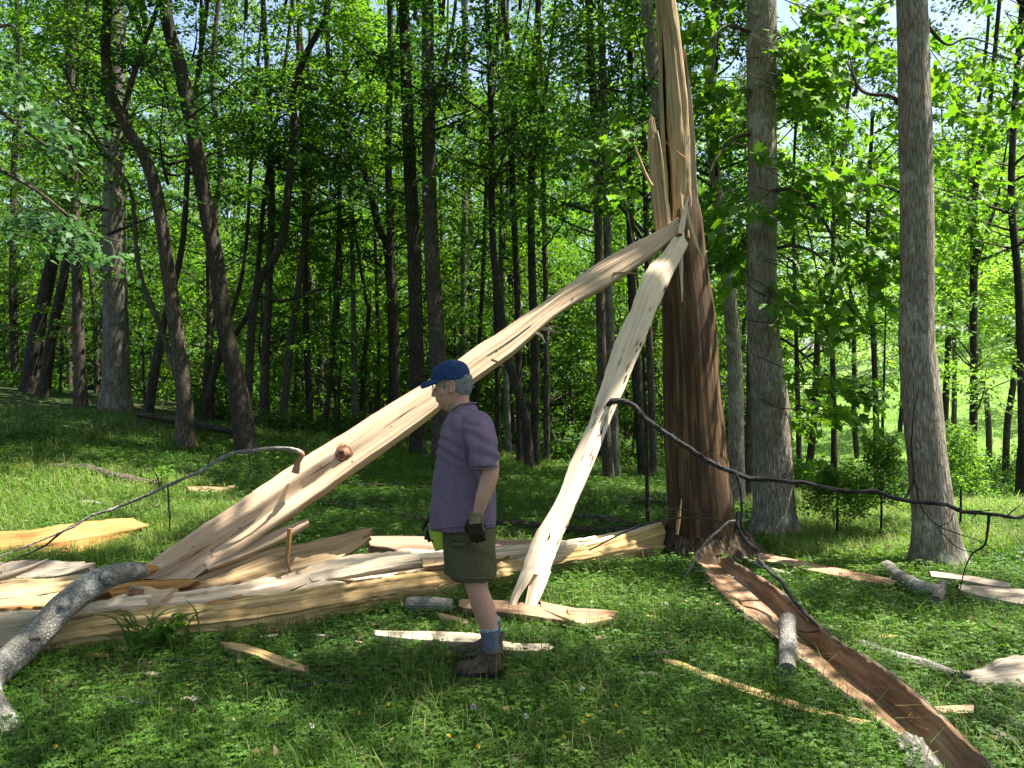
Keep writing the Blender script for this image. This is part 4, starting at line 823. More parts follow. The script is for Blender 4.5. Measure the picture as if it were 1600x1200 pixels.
stick('log', 'mossy grey log half sunk in the grass right of the bark trough', 'log', [(1345, 1006), (1400, 1030), (1450, 1046), (1500, 1062)], 0.015, [0.03, 0.045, 0.05, 0.045], 'bark_fall')
stick('log', 'short mottled log lying in front of the tall right trunk', 'log', [(1385, 885), (1410, 905), (1440, 920), (1470, 925)], 0.06, [0.055, 0.06, 0.058, 0.05], 'bark_fall', 0.12, 14)
stick('log', 'stub of cut log lying end on near the tall right trunk', 'log', [(1472, 915), (1462, 940)], 0.05, [0.045, 0.045], 'bark_pale', 0.08, 14)
board('bark_strip', 'long sunlit brown slab lying from the big leafy tree towards the right', 'bark', [(1165, 862), (1210, 868), (1280, 882), (1350, 896), (1408, 908)], [(1172, 872), (1215, 880), (1285, 895), (1350, 908), (1405, 914)], 'redw', 0.06, 0.08, seed=74)
stick('limb', 'thin grey limb lying beside the root of the broken tree', 'limb', [(1138, 868), (1165, 876), (1200, 890), (1235, 898)], 0.05, [0.03, 0.032, 0.03, 0.02], 'grey')
board('plank', 'grey plank lying under the tall right trunk', 'plank', [(1446, 892), (1500, 898), (1560, 908), (1582, 912)], [(1450, 900), (1500, 906), (1555, 916), (1580, 917)], 'grey', 0.07, seed=76)
board('plank', 'wide sunlit plank reaching the right edge beyond the log stub', 'plank', [(1490, 912), (1540, 916), (1600, 922), (1700, 930)], [(1496, 922), (1545, 934), (1605, 945), (1700, 955)], 'grey', 0.06, seed=77)
board('plank', 'small flat reddish plank right of the bark trough', 'plank', [(1455, 1104), (1490, 1102), (1520, 1100)], [(1462, 1112), (1490, 1114), (1526, 1112)], 'redw', 0.05, seed=78)
board('plank', 'thin pale sliver in the grass near the right bottom corner', 'plank', [(1530, 1128), (1560, 1140), (1600, 1160)], [(1532, 1134), (1560, 1148), (1600, 1168)], 'grey', 0.03, seed=79)
LBr = timber('fallen_branch', 'dark bent branch fallen from the broken tree root across the bark trough', 'branch', tube(ed([(1152, 800, 6.2), (1158, 830, 6.1), (1170, 850, 6.0), (1205, 890, 5.7), (1240, 935, 5.3), (1266, 965, 5.0), (1284, 985, 4.85)]), [0.017, 0.018, 0.016, 0.015, 0.013, 0.011, 0.006], 8, 120, 0.3, 12, 5, kink=0.011), M['twig'])
for pts, d_, r in (([(1283, 985), (1262, 988), (1245, 986)], (4.85, 4.9), [0.008, 0.006, 0.002]), ([(1250, 948), (1240, 940), (1230, 946)], (5.2, 5.2), [0.006, 0.005, 0.002])): twig(LBr, pts, d_, r)
GB = timber('dead_branch', 'thin pale bare branch rising from the grass against the broken tree root', 'branch', tube(ed([(1068, 905, 6.4), (1085, 875, 6.45), (1108, 840, 6.55), (1140, 818, 6.6), (1168, 808, 6.6)]), [0.007, 0.009, 0.010, 0.009, 0.005], 6, 90, 0.3, 12, 3, kink=0.010), M['bark_fall'])
for pts, d_, r in (([(1108, 840), (1092, 808), (1060, 795), (1000, 800)], (6.5, 6.3), [0.005, 0.005, 0.004, 0.002]), ([(1094, 812), (1092, 830), (1100, 860)], (6.5, 6.45), [0.004, 0.004, 0.002]), ([(1130, 822), (1120, 812), (1090, 808), (1060, 806)], (6.6, 6.5), [0.005, 0.005, 0.004, 0.002])): twig(GB, pts, d_, r)
twig2 = timber('dead_branch', 'long thin bare twig crossing the lower trunk of the broken tree', 'branch', tube(ed([(920, 860, 6.7), (985, 828, 6.75), (1050, 810, 6.8), (1110, 812, 6.8), (1165, 828, 6.8)]), [0.006, 0.008, 0.008, 0.007, 0.003], 6, 50, 0.2, 9, 3), M['twig'])
for k_, (px, py) in enumerate([(1075, 860), (1045, 875), (1120, 905), (1180, 845), (1030, 900), (930, 960), (1240, 900), (1320, 1020), (1000, 1090), (520, 1080), (200, 1110), (690, 1110), (1150, 1120), (430, 1150), (850, 1030), (1420, 985), (1340, 870), (300, 1050)]):
    a_ = rng.uniform(0, 6.28); p_ = gp(px, py) + np.array([0, 0, 0.05]); L_ = rng.uniform(0.10, 0.28); d_ = np.array([math.cos(a_), math.sin(a_) * 0.6, rng.uniform(-0.05, 0.18)]); s_ = np.array([-d_[1], d_[0], 0.2])
    tp_ = tube([p_ - d_ * L_, p_ - d_ * L_ * 0.2 + s_ * 0.02, p_ + d_ * L_ * 0.3 - s_ * 0.015, p_ + d_ * L_], [0.006, 0.005, 0.004, 0.0015], 5, 20, 0.3, 14, k_) + tube([p_ + d_ * L_ * 0.2, p_ + d_ * L_ * 0.5 + s_ * L_ * 0.4], [0.003, 0.001], 4, 6, caps=False)
    tag(build('twig', tp_, M['twig' if k_ % 2 else 'bark_fall']), 'thin bare forked twig lying in the grass of the clearing', 'twig', 'bare twigs lying in the grass')
# far litter
stick('log', 'mossy rotten log in the sunny grass at the left', 'log', [(80, 728), (130, 732), (190, 748), (245, 758)], 0.05, [0.04, 0.06, 0.07, 0.06], 'bark_mid', 0.3)
board('bark_strip', 'sunlit bark curl with a bent splinter lying behind the arched branch', 'bark', [(286, 758), (320, 760), (350, 761), (370, 757)], [(292, 766), (320, 768), (345, 768), (368, 762)], 'redw', 0.06, seed=82)
stick('log', 'small grey log in the brightest grass at the left', 'log', [(122, 786), (140, 787), (160, 790)], 0.03, [0.03, 0.04, 0.035], 'bark_fall')
stick('limb', 'thin limb lying in the shade between the leaning slab and the man', 'limb', [(498, 782), (540, 788), (580, 796), (640, 806), (668, 812)], 0.04, [0.015, 0.02, 0.025, 0.025, 0.02], 'bark_mid')
stick('limb', 'slim limb lying in the shade left of the man below the wood edge', 'limb', [(556, 756), (600, 758), (660, 760), (690, 764)], 0.04, [0.015, 0.02, 0.02, 0.012], 'bark_mid')
stick('log', 'dark rotten log lying behind the white plank', 'log', [(770, 816), (830, 822), (880, 830), (940, 832), (1000, 830)], 0.06, [0.04, 0.05, 0.06, 0.06, 0.05], 'bark_dark', 0.25)
stick('log', 'grey weathered log behind the white plank near the broken tree', 'log', [(884, 806), (920, 808), (960, 816), (995, 822)], 0.06, [0.03, 0.05, 0.055, 0.04], 'bark_mid', 0.2)
stick('log', 'slim log lying in the shade of the trunks behind the broken tree', 'log', [(970, 776), (1010, 782), (1050, 790)], 0.05, [0.03, 0.04, 0.03], 'bark_mid', 0.2)
stick('log', 'dark fallen log along the wood edge at the left', 'log', [(215, 648), (260, 655), (310, 664), (370, 676), (400, 682)], 0.12, [0.05, 0.07, 0.07, 0.06, 0.04], 'bark_dark', 0.25)
stick('stump', 'slim pale broken stake standing in front of the crooked grey tree', 'stake', [(277, 694), (277.5, 694.2)], 0.0, [0.03, 0.03], 'bark_pale')
o = bpy.data.objects['stump']; bpy.data.objects.remove(o)
q_ = gp(277, 694); timber('stake', 'slim pale broken stake standing in front of the crooked grey tree', 'stake', tube([q_ - np.array([0, 0, 0.05]), q_ + np.array([0.005, 0, 0.3]), q_ + np.array([0.02, 0, 0.56]), q_ + np.array([0.03, 0, 0.72])], [0.045, 0.04, 0.032, 0.004], 8, 20, 0.2, 6, 2), M['bark_pale'])

# sun reaches these points: the gaps in the canopy follow from them
LIT = []   # points of the timber that stand in full sun
for px, py, d in [(x, np.interp(x, [560, 660, 740, 860, 960, 1060], [693, 628, 568, 486, 424, 346]), np.interp(x, [230, 1065], [5.6, 7.0])) for x in range(560, 1065, 12)]: LIT.append((at(px, py, d), 0.42))
for py in range(372, 968, 12): LIT.append((at(np.interp(py, [366, 970], [1070, 815]) + 8 * math.sin(py * 0.01), py, np.interp(py, [366, 970], [6.98, 5.45])), 0.34))
for py in range(350, 700, 15): LIT.append((at(np.interp(py, [350, 700], [1092, 1118]), py, 7.4), 0.16))
for py in range(0, 340, 20): LIT.append((at(1060, py, 7.35), 0.10))
for px, py, d, r_ in [(1290, 120, 8.5, 0.9), (1300, 350, 8.3, 0.9), (1310, 520, 8.2, 0.9), (1240, 200, 8.4, 0.7), (1130, 150, 8.7, 0.6), (1520, 80, 8, 1.0), (1210, 650, 8.6, 0.25), (1220, 500, 8.6, 0.2), (1450, 700, 7.1, 0.2), (1445, 400, 7.1, 0.15), (60, 300, 7.8, 0.8), (980, 260, 8.2, 0.6)]: LIT.append((at(px, py, d), r_))
for px in range(0, 140, 14): LIT.append((at(px, 930, 5.5), 0.18))
FOL = (1290, 120, 8.5, 0.9)
LITP = np.array([p for p, r in LIT]); LITR = np.array([r for p, r in LIT])
def unlit(C, grow, maxr=0.45):
    C = np.asarray(C); sel = LITR < maxr; dv = C[:, None] - LITP[sel][None]; tt = dv @ SUN; dist = np.linalg.norm(dv - tt[..., None] * SUN, axis=-1)
    return ~((dist < LITR[sel][None] + grow) & (tt > 0.3)).any(1)
# ------------------------------------------------------------------ leafy branches of the near trees
def leafy(root, branches, sprays, size, leaf, per=32, Rr=0.34, bk='bark_mid', droop=0.35, lobed=True):
    """branches: pixel polylines with depth; sprays: list of (C, O)"""
    parts = []
    for pts, d, r in branches:
        E = ed(pts, d); parts += tube(E, r, 6, 10 * len(pts), 0.15, 6, rng.uniform(0, 50), m=1, caps=False)
    C = np.array([s[0] for s in sprays]); O = np.array([s[1] for s in sprays]); k_ = unlit(C, 0.12); C, O = C[k_], O[k_]
    parts.append(spray(C, O, Rr * rng.uniform(0.7, 1.25, len(C)), per, size, droop, lobed, 0.5))
    for k in range(0, len(C)):
        b = C[k] - norm(O[k]) * Rr * 1.3 + np.array([0, 0, 0.06]); parts += tube([b, C[k], C[k] + norm(O[k]) * Rr * 0.9 - np.array([0, 0, droop * Rr])], [0.006, 0.004, 0.0015], 4, 6, m=1, caps=False)
    return build('crown', parts, [leaf, M[bk]], root)
def fill(n, x0, x1, y0, y1, d0, d1, cx, thr=-0.2, fr=0.012, sd=0.0):
    out = []; k = 0
    while len(out) < n and k < n * 60:
        k += 1
        px, py, d = rng.uniform(x0, x1), rng.uniform(y0, y1), rng.uniform(d0, d1)
        if vn(px * fr, py * fr, sd) < thr: continue
        s = 1 if px > cx else -1
        out.append((at(px, py, d), np.array([s * rng.uniform(0.3, 1), rng.uniform(-0.7, 0.5), rng.uniform(-0.5, 0.1)])))
    return out
br36 = [([(1196, 300), (1240, 296), (1270, 318), (1300, 370), (1325, 440), (1350, 520)], (8.5, 8.0), [0.026, 0.02, 0.012, 0.004]), ([(1196, 392), (1240, 384), (1280, 400), (1310, 440), (1330, 500)], (8.6, 8.2), [0.02, 0.016, 0.009, 0.003]),
        ([(1206, 520), (1245, 545), (1290, 585), (1340, 600), (1385, 598)], (8.6, 8.0), [0.018, 0.013, 0.008, 0.003]), ([(1192, 150), (1230, 130), (1280, 140), (1330, 190)], (8.6, 8.0), [0.03, 0.022, 0.012, 0.004]),
        ([(1188, 210), (1150, 215), (1118, 250), (1100, 300)], (8.6, 8.2), [0.022, 0.016, 0.010, 0.003]), ([(1236, 300), (1262, 360), (1280, 450), (1284, 520), (1290, 570)], (8.3, 8.0), [0.012, 0.010, 0.007, 0.003]),
        ([(1190, 60), (1140, 40), (1110, 60)], (8.6, 8.3), [0.03, 0.02, 0.006]), ([(1300, 370), (1340, 380), (1390, 376)], (8.2, 8.0), [0.010, 0.007, 0.003]), ([(1240, 385), (1230, 420), (1245, 470)], (8.4, 8.2), [0.01, 0.008, 0.003])]
sp36 = fill(44, 1085, 1185, -60, 430, 8.6, 9.8, 1195, -0.35, 0.012, 2) + fill(36, 1222, 1300, -60, 300, 7.8, 9.2, 1190, -0.15, 0.013, 5) + fill(58, 1215, 1405, 300, 655, 7.6, 9.0, 1190, -0.02, 0.013, 8) + fill(20, 1250, 1400, -40, 330, 8.2, 9.6, 1190, 0.1, 0.013, 11) + fill(10, 1085, 1190, 330, 460, 8.7, 9.6, 1195, -0.3, 0.012, 4) + fill(4, 1170, 1235, 200, 480, 7.8, 8.2, 1190, -0.9, 0.01, 1)
leafy(T36, br36, sp36, 0.125, M['leaf_bright'], 26, 0.36)
br37 = [([(1428, 170), (1390, 150), (1345, 140), (1325, 80)], (7.2, 7.6), [0.022, 0.02, 0.016, 0.006]), ([(1334, 150), (1338, 130), (1322, 95)], 7.5, [0.02, 0.016, 0.006]), ([(1450, 42), (1480, 70), (1520, 60), (1600, 90)], (7.1, 7.4), [0.02, 0.012, 0.008, 0.003]), ([(1410, 170), (1386, 145)], 7.15, [0.018, 0.005]),
        ([(1405, 300), (1370, 290), (1320, 310)], (7.3, 7.8), [0.014, 0.008, 0.003])]
sp37 = fill(36, 1440, 1640, -60, 190, 7.0, 9.5, 1430, -0.1, 0.012, 21) + fill(20, 1270, 1420, -60, 160, 7.2, 9.5, 1430, -0.1, 0.012, 24) + fill(10, 1455, 1560, 160, 420, 8.5, 10, 1430, 0.0, 0.012, 27)
leafy(T37, br37, sp37, 0.115, M['leaf_bright'], 24, 0.34)
# branch tips with yellow green leaves behind the broken shard
mp = fill(11, 925, 1015, 185, 330, 7.9, 8.6, 1100, -0.9, 0.01, 3)
TS = empty('maple_sapling', gp(1012, 815), 'thin sapling with bright yellow green leaves beside the broken shard', 'tree')
build('trunk', tube(ed([(1012, 815), (1008, 640), (1000, 480), (985, 360), (965, 260)], 8.2), [0.022, 0.018, 0.014, 0.01, 0.005], 7, 50, 0.1, 2, 5), M['bark_dark'], TS)
leafy(TS, [], mp, 0.11, M['leaf_bright'], 16, 0.28)
# overhanging tree whose sprays enter the photo at the left
tx, ty = -7.6, 8.4
LT = empty('overhanging_tree', (tx, ty, float(gh(tx, ty))), 'blue green leafy branches hanging into the photo at the upper left', 'tree')
TREES.append((LT, tx, ty, 12.5))
build('trunk', tube([np.array([tx, ty, -0.2]), np.array([tx, ty, 0.4]), np.array([tx + 0.1, ty, 4]), np.array([tx - 0.1, ty, 8.5]), np.array([tx, ty + 0.2, 12.5])], [0.26, 0.2, 0.17, 0.14, 0.07], 16, 60, 0.06, 1.6, 4), M['bark_mid'], LT)
lb = [([(-150, 60), (-60, 120), (20, 190), (90, 240), (150, 290)], (8.2, 7.6), [0.035, 0.026, 0.018, 0.010, 0.004]), ([(-120, 160), (-20, 250), (60, 300), (140, 360), (215, 385)], (8.2, 7.4), [0.03, 0.022, 0.016, 0.009, 0.003]), ([(-40, 60), (18, 40), (30, 90), (26, 150)], 7.8, [0.018, 0.014, 0.010, 0.004])]
ls = fill(13, -140, 115, 195, 300, 7.2, 8.4, -400, -0.1, 0.014, 31) + fill(15, -140, 205, 290, 400, 7.0, 8.2, -400, -0.05, 0.014, 33) + fill(6, -120, 40, 90, 170, 7.2, 8.2, -400, -0.3, 0.012, 35)
ls = [s for s in ls if not ((s[0][0] / s[0][1] * F + 800) > 130 and (CH - s[0][2]) / s[0][1] * F + 600 < 285)]
leafy(LT, lb, ls, 0.082, M['leaf_blue'], 34, 0.36, 'bark_mid', 0.45)

# ------------------------------------------------------------------ high canopy, its leaves placed to shape the shade, hung on the trees around
def off_tree(x, y, label, bk, h, r):  # unseen trees added to carry the shading canopy
    t = empty('added_shade_tree', (x, y, float(gh(x, y))), label, 'tree')
    build('trunk', tube([np.array([x, y, -0.2]), np.array([x, y, 0.4]), np.array([x + 0.1, y, 4]), np.array([x - 0.1, y + 0.1, 9]), np.array([x, y, h])], [r * 1.5, r * 1.1, r, r * 0.8, r * 0.3], 16, 60, 0.05, 1.6, x), M[bk], t)
    TREES.append((t, x, y, h))
off_tree(-4.2, -2.2, 'tall unseen tree added behind the photographer on the left, its crown shading the grass', 'bark_grey', 14, 0.22)
off_tree(4.6, -2.6, 'tall unseen tree added behind the photographer on the right, its crown shading the grass', 'bark_mid', 14, 0.2)
off_tree(-6.6, 3.2, 'tall unseen tree added outside the left edge, its crown shading the fallen limb', 'bark_grey', 13, 0.2)
off_tree(7.4, 3.4, 'tall unseen tree added outside the right edge, its crown shading the bark trough', 'bark_grey', 13, 0.2)
def inpoly(x, y, P):
    r = np.zeros(x.shape, bool); n_ = len(P)
    for i_ in range(n_):
        x1, y1 = P[i_]; x2, y2 = P[(i_ + 1) % n_]
        c = ((y1 > y) != (y2 > y)) & (x < (x2 - x1) * (y - y1) / (y2 - y1 + 1e-12) + x1); r ^= c
    return r
def gpoly(pts): return [tuple(gp(a, b)[:2]) for a, b in pts]
# (sun patch wanted on the ground, for which the canopy is opened, share of leaves left in it)
GAPS = [(gpoly([(-200, 742), (0, 722), (120, 730), (330, 757), (400, 800), (300, 840), (220, 868), (0, 885), (-200, 900)]), 0.04),
        (gpoly([(1235, 830), (1260, 790), (1800, 770), (1800, 930), (1600, 935), (1450, 905), (1290, 880)]), 0.03),
        (gpoly([(1160, 850), (1290, 872), (1420, 905), (1400, 925), (1250, 890)]), 0.15),
        (gpoly([(1290, 930), (1500, 950), (1580, 1020), (1400, 1040), (1310, 990)]), 0.35),
        (gpoly([(860, 925), (1060, 925), (1060, 985), (960, 1010), (870, 1000)]), 0.08),
        (gpoly([(500, 850), (790, 850), (810, 900), (620, 925), (500, 905)]), 0.04),
        (gpoly([(570, 985), (700, 980), (700, 1015), (590, 1010)]), 0.3),
        (gpoly([(0, 900), (130, 905), (90, 945), (0, 945)]), 0.05),
        (gpoly([(1300, 1060), (1440, 1090), (1500, 1160), (1400, 1150)]), 0.08),
        (gpoly([(860, 1060), (1010, 1050), (1000, 1110), (880, 1110)]), 0.45),
        (gpoly([(640, 735), (780, 740), (1000, 760), (1000, 800), (700, 790)]), 0.45),
        (gpoly([(700, 1150), (1000, 1150), (900, 1200), (700, 1200)]), 0.6),
        (gpoly([(1010, 815), (1040, 840), (960, 885), (900, 880)]), 0.1),
        (gpoly([(1190, 945), (1260, 940), (1260, 1010), (1215, 1010)]), 0.35),
        (gpoly([(560, 715), (640, 700), (640, 730), (540, 740)]), 0.4)]
nC = 8200
P = np.stack([rng.uniform(-9, 10.5, nC), rng.uniform(-4.5, 15.5, nC), rng.uniform(8.6, 13.2, nC)], -1)
vis = (P[:, 1] > 0.5) & (P[:, 2] < CH + 640 / F * P[:, 1] + 1.0)
P = P[~vis]
G = P - SUN * ((P[:, 2] - gh(P[:, 0], P[:, 1])) / SUN[2])[:, None]
prob = np.where(G[:, 1] < 4.6, 0.52, 0.85)
prob *= np.clip(0.75 + 0.9 * vn(G[:, 0] * 1.1, G[:, 1] * 1.1, 4.4), 0.12, 1)
for poly, k in GAPS: prob = np.where(inpoly(G[:, 0], G[:, 1], poly), np.minimum(prob, k * 0.75), prob)
keep = rng.uniform(size=len(P)) < prob
P = P[keep]
dv = P[:, None] - LITP[None]; tt = dv @ SUN; dist = np.linalg.norm(dv - tt[..., None] * SUN, axis=-1)
keep = ~((dist < LITR[None] + 0.22).any(1)) | (rng.uniform(size=len(P)) < 0.04)
P = P[keep]
# leaf clusters added on sun rays to shade the man, log and slab
mp_ = np.array([at(rng.uniform(672, 775), rng.uniform(600, 1040), 4.5) for _ in range(34)] + [at(rng.uniform(150, 520), rng.uniform(900, 960), 5.4) for _ in range(60)] + [at(x, np.interp(x, [235, 540], [900, 710]), np.interp(x, [230, 540], [5.6, 6.05])) for x in rng.uniform(235, 520, 40)] + [at(rng.uniform(820, 1000), rng.uniform(860, 900), 6.6) for _ in range(12)] + [gp(x, y) + np.array([0, 0, 0.1]) for x, y in zip(rng.uniform(60, 420, 22), rng.uniform(960, 1040, 22))])
fc_ = mp_ + SUN * rng.uniform(8.0, 10.8, (len(mp_), 1)); dv = fc_[:, None] - LITP[None]; tt = dv @ SUN; dist = np.linalg.norm(dv - tt[..., None] * SUN, axis=-1)
okc = ~((dist < LITR[None] + 0.30).any(1)); okc[:34] = True
P = np.concatenate([P, fc_[okc]])
own = np.array([[(P[k, 0] - t[1]) ** 2 + (P[k, 1] - t[2]) ** 2 for t in TREES] for k in range(len(P))])
ok = np.array([t[3] > 9.5 for t in TREES]); own[:, ~ok] = 1e9
oi = own.argmin(1)
for k, t in enumerate(TREES):
    sel = P[oi == k]
    if len(sel) < 4: continue
    ax_ = np.array([t[1], t[2], 0]); O = sel - ax_; O[:, 2] = -0.1
    parts = [spray(sel, O, np.full(len(sel), 0.42), 26, 0.14, 0.25, False, 0.4, 0.16)]
    hub = np.array([t[1], t[2], min(t[3] - 0.6, 9.0)])
    for q_ in sel[::6]: parts += tube([hub + np.array([0, 0, rng.uniform(-1.2, 0.5)]), (hub + q_) / 2 + np.array([0, 0, 0.3]), q_], [0.035, 0.02, 0.006], 5, 8, m=1, caps=False)
    build('crown', parts, [M['leaf'], M['bark_dark']], t[0])  # leaf clusters added for the shade they cast, hung on this tree

# ------------------------------------------------------------------ the man
M['skin'] = plain('skin', (0.42, 0.225, 0.150), 0.55, 0.12, 60, 0.1, 0.35)
M['shirt'] = plain('purple_cotton', (0.150, 0.106, 0.150), 0.95, 0.14, 45, 0.15, 0.1)
M['shorts'] = plain('dark_olive_cotton', (0.082, 0.072, 0.036), 0.95, 0.2, 60, 0.2, 0.1)
M['cap'] = plain('navy_twill', (0.014, 0.034, 0.095), 0.85, 0.25, 40, 0.15, 0.2)
M['hair'] = plain('grey_hair', (0.15, 0.145, 0.14), 0.8, 0.65, 160, 0.6, 0.2)
M['sock'] = plain('blue_grey_knit', (0.095, 0.112, 0.140), 0.95, 0.4, 150, 0.5, 0.1)
M['sock_top'] = plain('pale_sock_edge', (0.3, 0.33, 0.38), 0.95, 0.3, 150, 0.4, 0.1)
M['boot'] = plain('brown_boot_leather', (0.075, 0.050, 0.033), 0.75, 0.4, 50, 0.3, 0.25)
M['boot_trim'] = plain('boot_mesh', (0.12, 0.09, 0.07), 0.85, 0.4, 80, 0.3, 0.2)
M['sole'] = plain('boot_rubber', (0.02, 0.018, 0.016), 0.8, 0.2, 50)
M['lace'] = plain('boot_lace', (0.22, 0.17, 0.11), 0.8, 0.2, 90)
M['glove'] = plain('dark_glove_leather', (0.030, 0.016, 0.012), 0.65, 0.4, 60, 0.3, 0.3)
M['cuff'] = plain('tan_glove_cuff', (0.20, 0.15, 0.085), 0.9, 0.25, 70, 0.3, 0.15)
M['white'] = plain('white_patch', (0.6, 0.58, 0.54), 0.8, 0.1, 40)
M['metal'] = plain('spectacle_metal', (0.35, 0.33, 0.30), 0.3, 0.1, 40, 0, 0.6)
M['eye'] = plain('eye_white', (0.6, 0.58, 0.55), 0.3, 0.05, 40); M['iris'] = plain('eye_iris', (0.03, 0.025, 0.02), 0.3, 0.1, 40); M['lip'] = plain('lip', (0.30, 0.13, 0.10), 0.5, 0.1, 60)
M['paper'] = plain('yellow_green_paper', (0.42, 0.52, 0.06), 0.8, 0.06, 8)
DM = 4.54
def remesh(name, parts, vox, m, parent, smooth_it=3, fn=None):
    o = build(name + '_tmp', [(p[0], p[1], None, 0) for p in parts], m)
    rm = o.modifiers.new('r', 'REMESH'); rm.mode = 'VOXEL'; rm.voxel_size = vox
    if smooth_it:
        s = o.modifiers.new('s', 'SMOOTH'); s.factor = 0.5; s.iterations = smooth_it
    dg = bpy.context.evaluated_depsgraph_get(); me = bpy.data.meshes.new_from_object(o.evaluated_get(dg))
    bpy.data.objects.remove(o)
    n_ = len(me.vertices); V = np.zeros(n_ * 3, np.float32); me.vertices.foreach_get('co', V); V = V.reshape(-1, 3).astype(float)
    if fn is not None:
        Nn = np.zeros(n_ * 3, np.float32); me.vertices.foreach_get('normal', Nn); V = fn(V, Nn.reshape(-1, 3).astype(float))
    V = V - np.array(wl(parent)); me.vertices.foreach_set('co', V.astype(np.float32).ravel())
    me.polygons.foreach_set('use_smooth', np.ones(len(me.polygons), bool)); me.name = name
    me.materials.clear(); me.materials.append(m); me.update()
    r = bpy.data.objects.new(name, me); COL.objects.link(r); r.parent = parent; return r
def limb(pts, rr, nseg=16, n=None, flat=None):
    P = [at(*p) for p in pts]; t = tube(P, rr, nseg, n or 6 * len(P), flat=flat)
    # rounded ends
    for c_, r_ in ((P[0], rr[0]), (P[-1], rr[-1])): t += ball(c_, (r_, r_, r_))
    return t
def ball(c_, r_, nu=14, nv=10):
    u = np.linspace(0, 2 * np.pi, nu, endpoint=False); v = np.linspace(0.0, np.pi, nv)
    V = np.stack([np.outer(np.sin(v), np.cos(u)) * r_[0], np.outer(np.sin(v), np.sin(u)) * r_[1], np.outer(np.cos(v), np.ones(nu)) * r_[2]], -1).reshape(-1, 3) + np.asarray(c_)
    i_ = np.arange(nv - 1)[:, None] * nu; j_ = np.arange(nu)[None]
    q_ = np.stack([i_ + j_, i_ + nu + j_, i_ + nu + (j_ + 1) % nu, i_ + (j_ + 1) % nu], -1).reshape(-1, 4); return [(V, q_, None, 0)]
def slices(rows, d, nseg=36, ex=2.3, cap=True):
    """rows: (py, px front, px back, half width in m[, depth]) -> closed stacked body"""
    n_ = len(rows); th_ = np.linspace(0, 2 * np.pi, nseg, endpoint=False); V = []
    for row in rows:
        py, xf, xb, hw = row[:4]; dd = row[4] if len(row) > 4 else d
        a = at(xf, py, dd); b = at(xb, py, dd); c_ = (a + b) / 2; hx = abs(b[0] - a[0]) / 2
        cx = np.sign(np.cos(th_)) * np.abs(np.cos(th_)) ** (2 / ex); cy_ = np.sign(np.sin(th_)) * np.abs(np.sin(th_)) ** (2 / ex)
        V.append(np.stack([c_[0] + cx * hx, c_[1] + cy_ * hw, np.full(nseg, c_[2])], -1))
    V = np.array(V); i_ = np.arange(n_ - 1)[:, None] * nseg; j_ = np.arange(nseg)[None]
    q_ = np.stack([i_ + j_, i_ + nseg + j_, i_ + nseg + (j_ + 1) % nseg, i_ + (j_ + 1) % nseg], -1).reshape(-1, 4)
    out = [(V.reshape(-1, 3), q_, None, 0)]
    if cap:
        for r_, fl2 in ((0, 0), (n_ - 1, 1)):
            c_ = V[r_].mean(0); cv = np.concatenate([V[r_], [c_]]); j0 = np.arange(nseg); j1 = (j0 + 1) % nseg
            f = np.stack([j0, j1, np.full(nseg, nseg)], -1) if not fl2 else np.stack([j1, j0, np.full(nseg, nseg)], -1); out.append((cv, f, None, 0))
    return out
def dense(rows, k=4):
    A = np.array([list(r) + [DM] * (5 - len(r)) for r in rows], float); return [tuple(r) for r in catmull(A, len(A) * k)]
MAN = empty('person', (at(738, 1058, 4.5)[0], DM, 0.0), 'man in navy cap, purple shirt and dark shorts standing before the split log', 'person')
HEAD = [(567, 700, 714, 0.020), (573, 689, 726, 0.050), (581, 682, 733, 0.068), (589, 679.5, 736.5, 0.076), (596, 678.5, 737.5, 0.078), (602, 680.5, 737.5, 0.077), (608, 680, 736.5, 0.076), (614, 680, 734, 0.073), (619, 681, 730, 0.070), (624, 682.5, 725, 0.067), (629, 684.5, 720, 0.062), (634, 687.5, 714, 0.053), (638, 691.5, 708, 0.038), (640.5, 695, 704, 0.018)]
parts = slices(dense(HEAD), DM, 40, 2.15)
parts += limb([(683, 604, DM), (679.5, 611, DM), (677.2, 616.5, DM)], [0.009, 0.012, 0.0145], 12) + ball(at(680.5, 617.5, DM - 0.010), (0.010, 0.011, 0.008)) + ball(at(680.5, 617.5, DM + 0.010), (0.010, 0.011, 0.008))
parts += ball(at(684, 599, DM), (0.016, 0.055, 0.010)) + ball(at(684.0, 626.5, DM), (0.010, 0.026, 0.008)) + ball(at(683.0, 623.5, DM), (0.010, 0.026, 0.007)) + ball(at(689, 636, DM), (0.020, 0.030, 0.018))
parts += ball(at(692, 612, DM - 0.045), (0.028, 0.028, 0.028)) + ball(at(692, 612, DM + 0.045), (0.028, 0.028, 0.028)) + ball(at(702, 636, DM), (0.035, 0.05, 0.028))
parts += slices(dense([(606, 699, 734, 0.062), (620, 700, 733, 0.060), (632, 701, 735, 0.062), (642, 702, 742, 0.068), (652, 700, 752, 0.10)]), DM, 32, 2.1)
for s_ in (-1, 1):
    e = at(705.5, 604, DM + s_ * 0.088); parts += ball(e + np.array([0, -s_ * 0.007, 0]), (0.016, 0.008, 0.029)); parts += tube([e + np.array([0.018 * math.cos(t), s_ * 0.006, 0.032 * math.sin(t)]) for t in np.linspace(2.2, -2.4, 14)], [0.0055, 0.006, 0.005], 8, 30); parts += ball(at(703.5, 612, DM + s_ * 0.079), (0.009, 0.008, 0.012))
